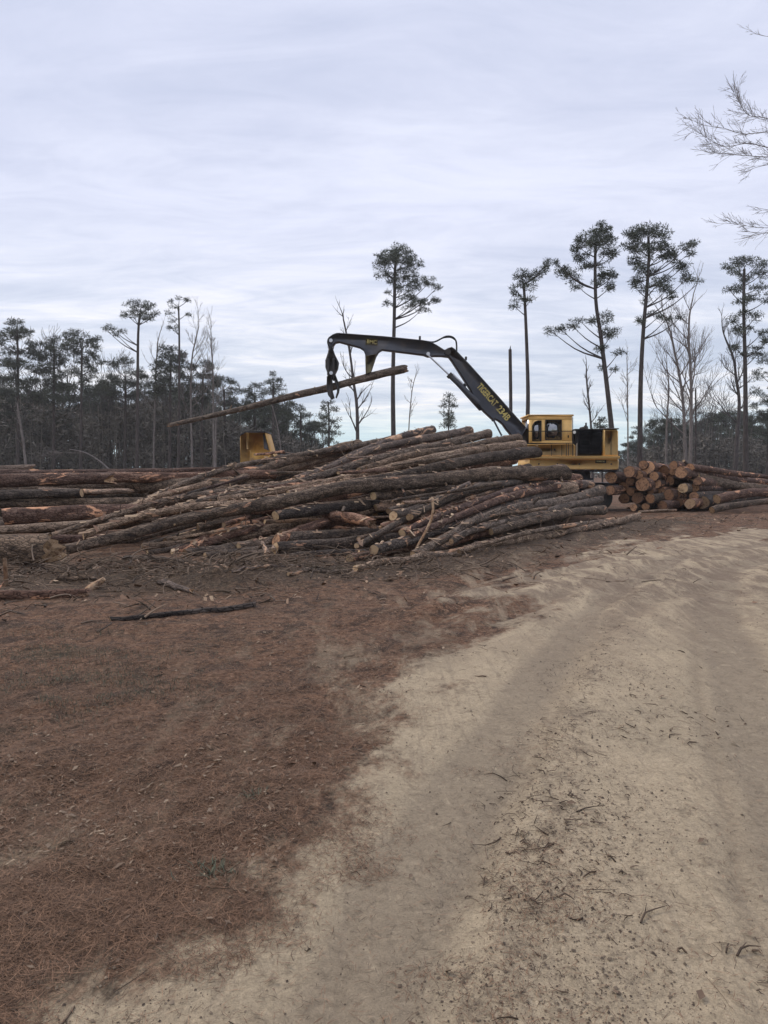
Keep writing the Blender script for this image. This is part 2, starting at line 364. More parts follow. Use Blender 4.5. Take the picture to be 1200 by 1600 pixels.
def paint(name, c, rough=.45, dirt=(.12, .08, .05), damt=.55, metal=0):
    g = G(name, rough); co = g.coord((1, 1, 1), False); n = g.noise(co, 1.6, 6, .65, .5); n2 = g.noise(g.coord((3, 3, .5), False), 3, 5, .7)
    cc = g.mix(g.rng(n, .45, .75, 0, damt), c, dirt); cc = g.mix(g.rng(n2, .55, .75, 0, damt * .8), cc, tuple(x * .55 for x in c))
    g.color(cc); g.b.inputs['Specular IOR Level'].default_value = .4; g.b.inputs['Metallic'].default_value = metal
    g.bump(n2, .08, .01); return g.m
M['yellow'] = paint('weathered_yellow_paint', (.86, .53, .18), .5, (.42, .26, .12), .45)
M['yellow_side'] = paint('rusty_yellow_paint', (.52, .29, .07), .6, (.16, .07, .03), .8)
M['black'] = paint('dark_grey_paint', (.050, .052, .062), .5, (.12, .10, .08), .6)
M['grapple'] = paint('worn_grapple_steel', (.035, .031, .03), .6, (.10, .07, .05), .6)
M['gold'] = paint('yellow_lettering', (.52, .42, .13), .6, (.12, .10, .06), .8)
M['dull'] = paint('dull_plate', (.24, .20, .09), .6)
M['steel'] = paint('bright_rod_steel', (.55, .55, .57), .3, (.2, .2, .2), .3, .6)
M['rubber'] = paint('rubber', (.022, .022, .022), .8, (.09, .07, .05), .6)
M['lamp'] = paint('pale_lamp_lens', (.7, .68, .6), .3, (.3, .3, .3), .2)
g = G('cab_glass', .08); g.color((.012, .014, .016)); g.b.inputs['Specular IOR Level'].default_value = 1.0; g.b.inputs['IOR'].default_value = 2.1; g.bump(g.noise(g.coord((1, 1, 1), False), 1.8, 3), .5, .15); M['glass'] = g.m
def grille_mat():
    g = G('dark_grille', .6); wv = g.t.nodes.new('ShaderNodeTexWave'); wv.bands_direction = 'Z'; wv.inputs['Scale'].default_value = 6; g.L(g.co, wv.inputs['Vector'])
    n = g.noise(g.coord((1, 1, 1), False), 3, 5); g.color(g.mix(g.rng(n, .4, .7), (.012, .013, .018), (.028, .028, .034))); g.bump(wv.outputs[1], .5, .02); return g.m
M['grille'] = grille_mat()

# ground
def ground_mat():
    g = G('forest_road_ground', .95); co = g.co; sd = g.attr('sd'); tr = g.attr('track'); rd = g.attr('ridge'); ty = g.attr('tyre')
    def mp(s, r=0.):
        m_ = g.t.nodes.new('ShaderNodeMapping'); m_.inputs['Scale'].default_value = s; m_.inputs['Rotation'].default_value = (0, 0, r); g.L(co, m_.inputs[0]); return m_.outputs[0]
    nb = g.noise(mp((1, .75, 1), -.7), 1.6, 5, .6, .4); nf = g.noise(mp((1, .6, 1), -.7), 14, 5, .7, .3); nm = g.noise(mp((1, .55, 1), -.8), 5, 5, .65)
    dist = g.math('ADD', sd, g.math('ADD', g.math('MULTIPLY', g.math('SUBTRACT', nb, .5), 1.1), g.math('ADD', g.math('MULTIPLY', g.math('SUBTRACT', nf, .5), .75), g.math('MULTIPLY', g.math('SUBTRACT', nm, .5), .9))))
    sand = g.rng(dist, -.22, .24)
    # sandy scuffs inside the brown ground, close to the edge and by the berm
    scuff = g.math('MULTIPLY', g.rng(g.noise(mp((1.6, .35, 1), -.72), 1.5, 6, .7, .4), .50, .62), g.rng(sd, -2.8, -.3))
    sand = g.math('MAXIMUM', sand, g.math('MULTIPLY', scuff, .62))
    n1 = g.noise(mp((1, 1, 1)), .7, 5, .6, .6); n2 = g.noise(mp((1, 1, 1)), 5, 6, .7); n3 = g.noise(mp((1, 1, 1)), 70, 3, .7)
    sc1 = g.mix(g.rng(n1, .35, .65), (.50, .395, .262), (.43, .342, .228)); sc1 = g.mix(g.rng(n2, .5, .75, 0, .35), sc1, (.53, .43, .29)); sc1 = g.mix(g.math('MULTIPLY', ty, .5), sc1, (.26, .20, .135))
    sc1 = g.mix(g.math('MULTIPLY', g.rng(g.math('ADD', tr, g.math('MULTIPLY', g.math('SUBTRACT', n1, .5), .5)), .22, .62), .72), sc1, (.27, .215, .150))
    yy = g.t.nodes.new('ShaderNodeSeparateXYZ'); g.L(co, yy.inputs[0]); fy = g.rng(yy.outputs[1], 4.5, 11)
    str_ = g.noise(mp((1.3, .33, 1), -.55), 2.6, 7, .75, .6); sc1 = g.mix(g.math('MULTIPLY', fy, g.rng(str_, .40, .58, 0, .85)), sc1, g.mix(n2, (.13, .085, .058), (.24, .178, .125)))
    # tyre lugs / scratches lying along the road
    lug = g.noise(mp((7, .35, 1), -.42), 3, 3, .6); sc1 = g.mix(g.math('MULTIPLY', g.rng(lug, .52, .66), .35), sc1, (.27, .212, .15))
    sc1 = g.mix(g.rng(n3, .38, .78, 0, .5), sc1, (.23, .18, .125)); n6 = g.noise(mp((1, .7, 1), -.5), 11, 7, .75, .8); sc1 = g.mix(g.rng(n6, .50, .68, 0, .6), sc1, (.19, .148, .10)); sc1 = g.mix(g.rng(n6, .30, .44, .45, 0), sc1, (.58, .47, .32))
    fl = g.noise(mp((1, .6, 1), .5), 26, 6, .8, 1.2); flk = g.rng(fl, .56, .66)
    litter = g.math('MULTIPLY', flk, g.math('ADD', .30, g.math('MULTIPLY', g.rng(g.math('ADD', rd, g.math('MULTIPLY', g.math('SUBTRACT', n2, .5), 1.2)), .1, .9), .85)))
    sc1 = g.mix(litter, sc1, (.085, .058, .043)); rp = g.rng(g.math('ADD', g.math('MULTIPLY', rd, .30), g.noise(mp((1, 1, 1)), 2.6, 8, .8, 1.2)), .76, .90, 0, .6); sc1 = g.mix(rp, sc1, g.ramp(g.noise(mp((1, 1, 1)), 40, 4, .8), [(.4, (.06, .040, .030)), (.65, (.22, .165, .115))]))
    b1 = g.noise(mp((1, 1, 1)), 24, 6, .75, .8); b2 = g.noise(mp((1, 1, 1)), 1.1, 5, .6, .5); b3 = g.noise(mp((1, 1, 1)), 90, 2, .7)
    bc = g.ramp(b1, [(.34, (.024, .012, .007)), (.46, (.125, .063, .034)), (.56, (.22, .12, .070)), (.68, (.42, .27, .17))])
    bc = g.mix(g.rng(b2, .46, .66, 0, .45), bc, g.ramp(b1, [(.34, (.020, .015, .010)), (.5, (.075, .056, .038)), (.68, (.19, .145, .10))]))
    bc = g.mix(g.rng(b3, .60, .74, 0, .6), bc, (.33, .24, .165)); b5 = g.noise(mp((1, 1, 1), .4), 6.5, 6, .75, .6); bc = g.mix(g.rng(b5, .50, .64, 0, .75), bc, (.028, .018, .012)); b6 = g.noise(mp((.6, 1.2, 1), .5), 2.3, 5, .7, .6); bc = g.mix(g.rng(b6, .52, .68, 0, .3), bc, (.27, .19, .125)); b7 = g.noise(mp((1, .7, 1), -.6), 3.4, 6, .7, 1.0); bc = g.mix(g.rng(b7, .50, .60, 0, .72), bc, (.030, .020, .014))
    du = g.attr('duff'); bc = g.mix(g.math('MULTIPLY', g.rng(g.math('ADD', du, g.math('MULTIPLY', g.math('SUBTRACT', b5, .5), 1.2)), .2, .75), .85), bc, g.ramp(b1, [(.34, (.016, .011, .008)), (.5, (.062, .044, .029)), (.68, (.20, .145, .095))]))
    gr = g.math('MULTIPLY', g.rng(g.noise(mp((1, 1, 1)), .55, 3), .60, .72), .5); bc = g.mix(gr, bc, (.06, .062, .04))
    g.color(g.mix(sand, bc, sc1))
    g.bump(b1, .8, .03); g.bump(b5, .6, .05); g.bump(n2, .4, .04); g.bump(n6, .55, .02); g.bump(n3, .4, .006); return g.m
M['ground'] = ground_mat()

def axis(step, rel, mid, rel2, end):
    a = [0.0]
    while a[-1] < end:
        x = a[-1]; a.append(x + (max(step, rel * x) if x < mid else rel2 * x))
    return np.array(a)
def build_ground():
    xa = axis(.035, .012, 12, .05, 420); xs = np.concatenate([-xa[::-1][:-1], xa])
    y1 = axis(.02, .006, 42, .04, 420); y1 = y1[y1 > 1.3]; y1 = np.r_[-50, -30, -15, -7, -3, -1, 0, .5, .9, 1.1, 1.2, y1]
    X, Y = np.meshgrid(xs, y1); Z = np.zeros_like(X); sdm = np.zeros_like(X); trm = np.zeros_like(X); rdm = np.zeros_like(X); tym = np.zeros_like(X); dum = np.zeros_like(X)
    for i in range(0, len(y1), 64):
        s = slice(i, i + 64); Z[s] = gh(X[s], Y[s]); a, b, c = masks(X[s], Y[s]); sdm[s] = a; trm[s] = b; rdm[s] = c; dum[s] = np.exp(-(line_d(X[s], Y[s], foot) / 1.9) ** 2)
        for q in ruts: tym[s] = np.maximum(tym[s], np.exp(-(line_d(X[s], Y[s], q) / .2) ** 2) * .7)
        for q in tyres: tym[s] = np.maximum(tym[s], np.exp(-(line_d(X[s], Y[s], q) / .045) ** 2))
    far = np.clip((np.abs(Y) - 60) / 60, 0, 1); Z = Z * (1 - far)
    nx, ny = len(xs), len(y1); mb = MB()
    i = np.arange(ny - 1)[:, None] * nx; j = np.arange(nx - 1)[None, :]
    q = np.stack([i + j, i + j + 1, i + nx + j + 1, i + nx + j], -1).reshape(-1, 4)
    mb.add(np.stack([X, Y, Z], -1), q=q)
    o = mb.build('ground', M['ground'], None, True); tag(o, kind='structure')
    for nme, arr in (('sd', sdm), ('track', trm), ('ridge', rdm), ('tyre', tym), ('duff', dum)):
        a = o.data.attributes.new(nme, 'FLOAT', 'POINT'); a.data.foreach_set('value', np.clip(arr, -50, 50).astype(np.float32).ravel())
build_ground()

# ------------------------------------------------------------------ ground litter
def blades(mb, base, dirv, length, width, tint, bend=.0, up=None, r=rng):
    """thin bent slivers: 4 verts, 2 triangles"""
    n = len(base); L_ = length[:, None]
    perp = np.cross(dirv, np.array([0, 0, 1.])); perp /= np.linalg.norm(perp, axis=1)[:, None] + 1e-9
    mid = base + dirv * L_ * .5 + (perp * (r.normal(0, bend, n) * length)[:, None]) + (0 if up is None else up)
    tip = base + dirv * L_; h = perp * (width * .5)[:, None]
    v = np.stack([base, mid - h, tip, mid + h], 1).reshape(-1, 3)
    k = np.arange(n)[:, None] * 4
    mb.add(v, t=np.concatenate([k + [[0, 1, 3]], k + [[1, 2, 3]]]), tint=np.repeat(tint, 4))
def scatter(n, ymin, ymax, xspan=.62, power=1.0, r=rng):
    # even in 1/Y so that near ground gets the finest cover
    u = r.random(n); a, b = (1 / ymin) ** power, (1 / ymax) ** power
    Y = (b + (a - b) * u) ** (-1 / power); X = (r.random(n) * 2 - 1) * (Y * xspan + .4)
    return X, Y
def build_litter():
    # pine straw
    X, Y = scatter(520000, 1.9, 22, .60, .55)
    sd, tr, rd = masks(X, Y); d = sd + fbm(X * 2, Y * 2, 4, 77) * 1.6
    p = np.clip(.5 - d / .45, 0, 1); p = np.maximum(p, .018 * (sd > 0)); p = np.maximum(p, np.clip(rd + fbm(X * 1.5, Y * 1.5, 3, 71) * 2 - .55, 0, 1) * .35 * (sd > 0))
    bare = np.clip(fbm(X * .9 + 5, Y * 1.6, 4, 91) * 4 - .3, 0, .8); p *= (1 - bare)
    k = rng.random(len(X)) < p; X, Y = X[k], Y[k]; n = len(X); Z = gh(X, Y)
    a = rng.random(n) * 2 * np.pi; s = 1 + Y * .05; ln = rng.uniform(.03, .12, n) * np.where(sd[k] > 0, .6, 1); el = rng.normal(0.04, .16, n)
    dv = np.stack([np.cos(a) * np.cos(el), np.sin(a) * np.cos(el), np.sin(el)], 1)
    base = np.stack([X, Y, Z + rng.uniform(.001, .012, n)], 1) - dv * (ln * .5)[:, None]
    base[:, 2] = np.maximum(base[:, 2], Z - .002)
    mb = MB(); blades(mb, base, dv, ln, .0016 * s, np.clip(rng.normal(.42, .30, n), 0, 1), .10)
    tag(mb.build('pine_straw', M['straw']), 'loose reddish pine straw strewn over the ground', 'pine straw', kind='stuff')
    # dead leaves: curled little quads
    X, Y = scatter(15000, 1.9, 17, .6, .25); sd, tr, rd = masks(X, Y)
    p = np.where(sd < 0, .85 * np.clip(.35 + fbm(X * .8, Y * .8, 3, 61) * 4, 0.1, 1), .03); k = rng.random(len(X)) < p; X, Y = X[k], Y[k]; n = len(X); Z = gh(X, Y)
    a = rng.random(n) * 6.28; u = np.stack([np.cos(a), np.sin(a), rng.normal(0, .25, n)], 1); v = np.stack([-np.sin(a), np.cos(a), rng.normal(.1, .25, n)], 1)
    L1 = np.minimum(rng.gamma(2.0, .0030, n) + .004, .022)[:, None] * (1 + Y * .06)[:, None]; W = L1 * rng.uniform(.2, .6, n)[:, None]; c = np.stack([X, Y, Z + .012], 1); up = np.array([0, 0, 1.])
    curl = rng.uniform(.1, .6, n)[:, None] * W
    P = [c - u * L1, c - u * L1 * .2 - v * W + up * curl, c + u * L1 + up * curl * .7, c + u * L1 * .1 + v * W + up * curl * .8, c + u * L1 * .3]
    V = np.stack(P, 1).reshape(-1, 3); kk = np.arange(n)[:, None] * 5
    mb = MB(); mb.add(V, t=np.concatenate([kk + [[0, 1, 4]], kk + [[1, 2, 4]], kk + [[2, 3, 4]], kk + [[3, 0, 4]]]), tint=np.repeat(np.clip(rng.beta(.9, 4.6, n), 0, 1), 5))
    tag(mb.build('leaf_litter', M['dead_leaf']), 'small pale dead leaves scattered over the brown ground', 'dead leaves', kind='stuff')
    # twigs
    mb = MB(); X, Y = scatter(15000, 1.9, 20, .62, .5); sd, tr, rd = masks(X, Y)
    clus = fbm(X * 1.3, Y * 1.3, 4, 33)
    p = np.where(sd < 0, .25, np.clip(rd * .55 + clus * 5.0 - .55 + .25 * (sd < 1.2), 0.02, .8) * np.where(tr > .5, .2, 1))
    k = rng.random(len(X)) < p; X, Y = X[k], Y[k]
    Zs = gh(X, Y)
    for x, y, z in zip(X, Y, Zs):
        ln = (.014 + min(.13, random.expovariate(32))) * (1 + y * .05); a = random.uniform(0, 6.28); r0 = (.0005 + min(.004, random.expovariate(1100))) * (1 + y * .07); b = random.uniform(-1.1, 1.1)
        pts = [(x, y, z + .003)]
        for q in range(3):
            a += b * random.uniform(.2, 1); l = pts[-1]; pts.append((l[0] + math.cos(a) * ln / 3, l[1] + math.sin(a) * ln / 3, z + .004 + random.uniform(0, .01)))
        mb.tube(pts, [r0, r0, r0 * .7, r0 * .3], 3, False, tint=random.random() ** 1.6)
        if random.random() < .5:
            q0 = pts[1]; a2 = a + random.choice((-1, 1)) * random.uniform(.5, 1.1)
            mb.tube([q0, (q0[0] + math.cos(a2) * ln * .4, q0[1] + math.sin(a2) * ln * .4, z + .012)], [r0 * .7, r0 * .2], 3, False, tint=random.random() ** 1.6)
    tag(mb.build('twig_litter', M['twig']), 'dark broken twigs and roots scattered on the sand', 'twigs', kind='stuff')
    # bark and wood chips by the stacks
    mb = MB(); n = 9000; t = rng.random(n); Y = rng.uniform(9, 32, n); X = rng.uniform(-.62, .62, n) * Y
    sd, tr, rd = masks(X, Y); dl = line_d(X, Y, [gnd(-100, 900), gnd(300, 900), gnd(560, 890), gnd(900, 830), gnd(1250, 800)])
    k = rng.random(n) < np.exp(-dl / 2.0) * (sd < .6) + .03; X, Y = X[k], Y[k]; n = len(X); Z = gh(X, Y)
    a = rng.random(n) * 6.28; u = np.stack([np.cos(a), np.sin(a), rng.normal(0, .4, n)], 1); v = np.stack([-np.sin(a), np.cos(a), rng.normal(0, .4, n)], 1)
    L1 = (.008 + rng.gamma(1.6, .013, n))[:, None]; W = L1 * rng.uniform(.15, .5, n)[:, None]; c = np.stack([X, Y, Z + .02], 1)
    V = np.stack([c - u * L1 - v * W, c + u * L1 - v * W * .6, c + u * L1 * .8 + v * W, c - u * L1 * .7 + v * W], 1).reshape(-1, 3)
    mb.add(V, q=np.arange(n)[:, None] * 4 + np.arange(4), tint=np.repeat(rng.beta(.8, 4.0, n), 4))
    tag(mb.build('bark_chips', M['chip']), 'bark flakes and wood chips strewn around the log stacks', 'bark chips', kind='stuff')
    # crumbs of soil and grit
    mb = MB(); X, Y = scatter(70000, 1.9, 16, .6, .45); sd, tr, rd = masks(X, Y); p = np.where(sd < 0, .35, np.clip(.10 + rd * .8 + fbm(X * 1.5, Y * 1.5, 4, 95) * 2.2 - tr * .3, .03, 1)); k = rng.random(len(X)) < p; X, Y = X[k], Y[k]; n = len(X); Z = gh(X, Y)
    rr_ = np.minimum(.0012 + rng.exponential(.0013, n), .007) * (1 + Y * .10); c = np.stack([X, Y, Z + rr_ * .3], 1)
    D = np.array([(1, 0, 0), (0, 1, 0), (-1, 0, 0), (0, -1, 0), (0, 0, 1)], float)[None] * rng.uniform(.5, 1.3, (n, 5, 1)); a = rng.random(n) * 6.28; ca, sa = np.cos(a)[:, None], np.sin(a)[:, None]
    D = np.stack([D[..., 0] * ca - D[..., 1] * sa, D[..., 0] * sa + D[..., 1] * ca, D[..., 2] * .8], -1); V = (c[:, None] + D * rr_[:, None, None]).reshape(-1, 3); kk = np.arange(n)[:, None] * 5
    mb.add(V, t=np.concatenate([kk + [[i, (i + 1) % 4, 4]] for i in range(4)]), tint=np.repeat(np.clip(rng.beta(1.2, 2.4, n), 0, 1), 5))
    tag(mb.build('dirt_crumbs', M['crumb'], None, False), 'crumbs of soil and grit strewn over the road', 'dirt crumbs', kind='stuff')
    # brush heaps at the foot of the stacks
    mb = MB()
    for (px, py, sx, sy, cnt, hh) in [(350, 905, 1.3, .7, 520, .35), (120, 915, 1.2, .7, 300, .22), (230, 880, 1.2, .6, 220, .2), (500, 885, 1.6, .35, 420, .22), (560, 878, 1.2, .3, 200, .2), (430, 893, .8, .4, 240, .22), (120, 895, 1.6, .5, 420, .3), (-40, 905, 1.5, .6, 300, .25), (260, 900, 1.2, .6, 420, .3), (640, 893, 1.2, .25, 260, .16), (780, 868, 1.6, .3, 240, .14), (960, 828, 2.0, .5, 260, .14), (700, 905, 1.4, .25, 120, .1), (1080, 815, 3.0, .8, 220, .15), (60, 960, .9, .4, 120, .1), (420, 930, 1.0, .3, 100, .08)]:
        c = gnd(px, py)
        for _ in range(int(cnt * .55)):
            x = c[0] + random.gauss(0, sx); y = c[1] + random.gauss(0, sy); z = ghs(x, y) + abs(random.gauss(0, .35)) * hh
            a = random.uniform(0, 6.28); ln = random.uniform(.06, .5) ** 1.0; b = random.uniform(-1.6, 1.6); r0 = random.uniform(.003, .010) if random.random() < .8 else random.uniform(.01, .02); pts = [(x, y, z)]; el = random.uniform(-.3, .7)
            for q in range(4): a += b * .4; l = pts[-1]; pts.append((l[0] + math.cos(a) * ln / 4, l[1] + math.sin(a) * ln / 4, max(ghs(x, y), l[2] + el * ln / 4))); el -= .12
            mb.tube(pts, np.linspace(r0, r0 * .3, 5), 3, False, tint=random.random())
    tag(mb.build('brush_debris', M['twig']), 'tangled dark branch debris heaped at the foot of the logs', 'brush', kind='stuff')
build_litter()

# ------------------------------------------------------------------ logs
def log_world(P, r0, r1, mat, label, group=None, ends=('cut', 'cut'), stubs=5, sides=20, wood='wood', name='log', rough=1.0, step=.13, cat='log'):
    P = np.asarray(P, float); L_ = np.linalg.norm(P[-1] - P[0]); n = max(8, int(L_ / step))
    P = catmull(P, n); t = np.linspace(0, 1, n); rad = r0 + (r1 - r0) * t
    # gentle natural sweep and wobble
    ph = rng.uniform(0, 6.28, 4); amp = .008 * L_ ** .8
    side = np.cross(P[-1] - P[0], [0, 0, 1.]); side /= np.linalg.norm(side) + 1e-9
    P = P + side[None] * (amp * .6 * np.sin(t * 5 + ph[0]) * t * (1 - t) * 4)[:, None] + np.array([0, 0, 1.])[None] * (amp * .45 * np.sin(t * 8 + ph[1]) * t * (1 - t) * 4)[:, None]
    g_ = gh(P[:, 0], P[:, 1]); P[:, 2] = np.maximum(P[:, 2], g_ + rad * .82)
    th = np.arange(sides) * 2 * np.pi / sides; s = t * L_
    k = np.ones((n, sides))
    for (a, mm, f) in [(.045, 2, .7), (.03, 3, 1.9), (.025, 5, 3.7), (.02, 4, 7.)]: k += rough * a * np.sin(mm * th[None] + f * s[:, None] + rng.uniform(0, 6.28))
    k += rough * .035 * np.sin(s * 1.7 + ph[2])[:, None] + rough * .03 * np.sin(s * 4.3 + ph[3])[:, None] + rng.normal(0, .018 * rough, (n, sides))
    org = P[0].copy(); ax = P[-1] - P[0]; ax /= np.linalg.norm(ax); yy = np.cross([0, 0, 1.], ax); yy /= np.linalg.norm(yy); zz = np.cross(ax, yy)
    Rm = np.column_stack([ax, yy, zz])
    root = empty(name, org, label, cat, group); root.rotation_euler = Matrix(Rm.tolist()).to_euler()
    mb = MB(); V = mb.tube(P, rad, sides, False, shape=k)
    T0 = P[0] - P[1]; T1 = P[-1] - P[-2]; T0 /= np.linalg.norm(T0); T1 /= np.linalg.norm(T1)
    caps = []
    for e, (idx, Tt, rr, kind) in enumerate(((0, T0, r0, ends[0]), (n - 1, T1, r1, ends[1]))):
        ring = mb.V[0][idx * sides:(idx + 1) * sides]; c = ring.mean(0)
        if kind == 'ragged':
            rg_ = min(rr, .10); off = rng.uniform(-.5, .9, sides) * rg_ * 1.3 + rg_ * 1.1 * np.sin(np.arange(sides) * 2 * np.pi / sides * 2 + ph[0]); ring += Tt * off[:, None]
        else:
            tl = rng.normal(0, .24, 2); ring += Tt * ((ring - c) @ (yy * tl[0] + zz * tl[1] + 0))[:, None]
        caps.append((ring.copy(), c, Tt, rr, kind))
    mb.build('bark', M[mat], root, True, org, Rm)
    for ring, c, Tt, rr, kind in caps:
        cb = MB(); nr = 4; vs = [c[None] + (-Tt * min(rr, .1) * .5 if kind == 'ragged' else 0)]; tints = [0.]
        for q in range(1, nr + 1):
            f = q / nr; rg = c + (ring - c) * f * .985
            if kind == 'ragged' and q < nr: rg = rg + Tt * rng.uniform(-1, .8, (sides, 1)) * min(rr, .1) * .7
            vs.append(rg - Tt * .004); tints += [f] * sides
        tris = [(0, 1 + a, 1 + (a + 1) % sides) for a in range(sides)]; qs = []
        for q in range(nr - 1):
            for a in range(sides): b = (a + 1) % sides; qs.append((1 + q * sides + a, 1 + (q + 1) * sides + a, 1 + (q + 1) * sides + b, 1 + q * sides + b))
        cb.add(np.vstack(vs), q=qs, t=tris, tint=np.array(tints))
        o_ = cb.build('cut_end' if kind != 'ragged' else 'splintered_end', M['splinter' if kind == 'ragged' and rr < .2 else wood], root, False, org, Rm)
    for _ in range(stubs):
        i = random.randint(2, n - 3); a = random.uniform(-2.6, 2.6)
        dv = (zz * math.cos(a) + (-yy * math.sin(a))) + ax * random.uniform(-.2, .7); dv /= np.linalg.norm(dv); r_ = rad[i]
        sr = min(.035, r_ * random.uniform(.14, .3)); ln = r_ * random.uniform(1.1, 1.35) + (random.random() < .25) * random.uniform(.05, .25)
        sb = MB(); p0 = P[i] + dv * r_ * .7; p1 = P[i] + dv * ln
        sb.tube([p0, (p0 + p1) / 2, p1], [sr * 1.5, sr * 1.1, sr * .9], 7, False, 0); v = sb.V[0][-7:]
        sb.add(np.vstack([p1[None], v]), t=[(0, 1 + (b + 1) % 7, 1 + b) for b in range(7)], m=1, tint=.4)
        sb.build('branch_stub', [M[mat], M[wood]], root, False, org, Rm)
    return root, P, rad
ALL_LOGS = []
def log(pts, Y0, Y1, d0, d1, mat, label, group=None, **kw):
    """pts: centre line on the picture plane, depths Y0..Y1 (straight in space), thickness in picture px at both ends"""
    q = catmull(np.array([(a, b) for a, b in pts], float), 14); s = np.r_[0, np.cumsum(np.linalg.norm(np.diff(q, axis=0), axis=1))]; s /= s[-1]
    Ys = 1 / ((1 - s) / Y0 + s / Y1); P = np.array([at(a, b, y) for (a, b), y in zip(q, Ys)])
    r = log_world(P, d0 / FOC * Y0 / 2, d1 / FOC * Y1 / 2, mat, label, group, **kw); ALL_LOGS.append((P, d0 / FOC * Y0 / 2, d1 / FOC * Y1 / 2)); return r
BIG = 'logs of the big tree-length pile'
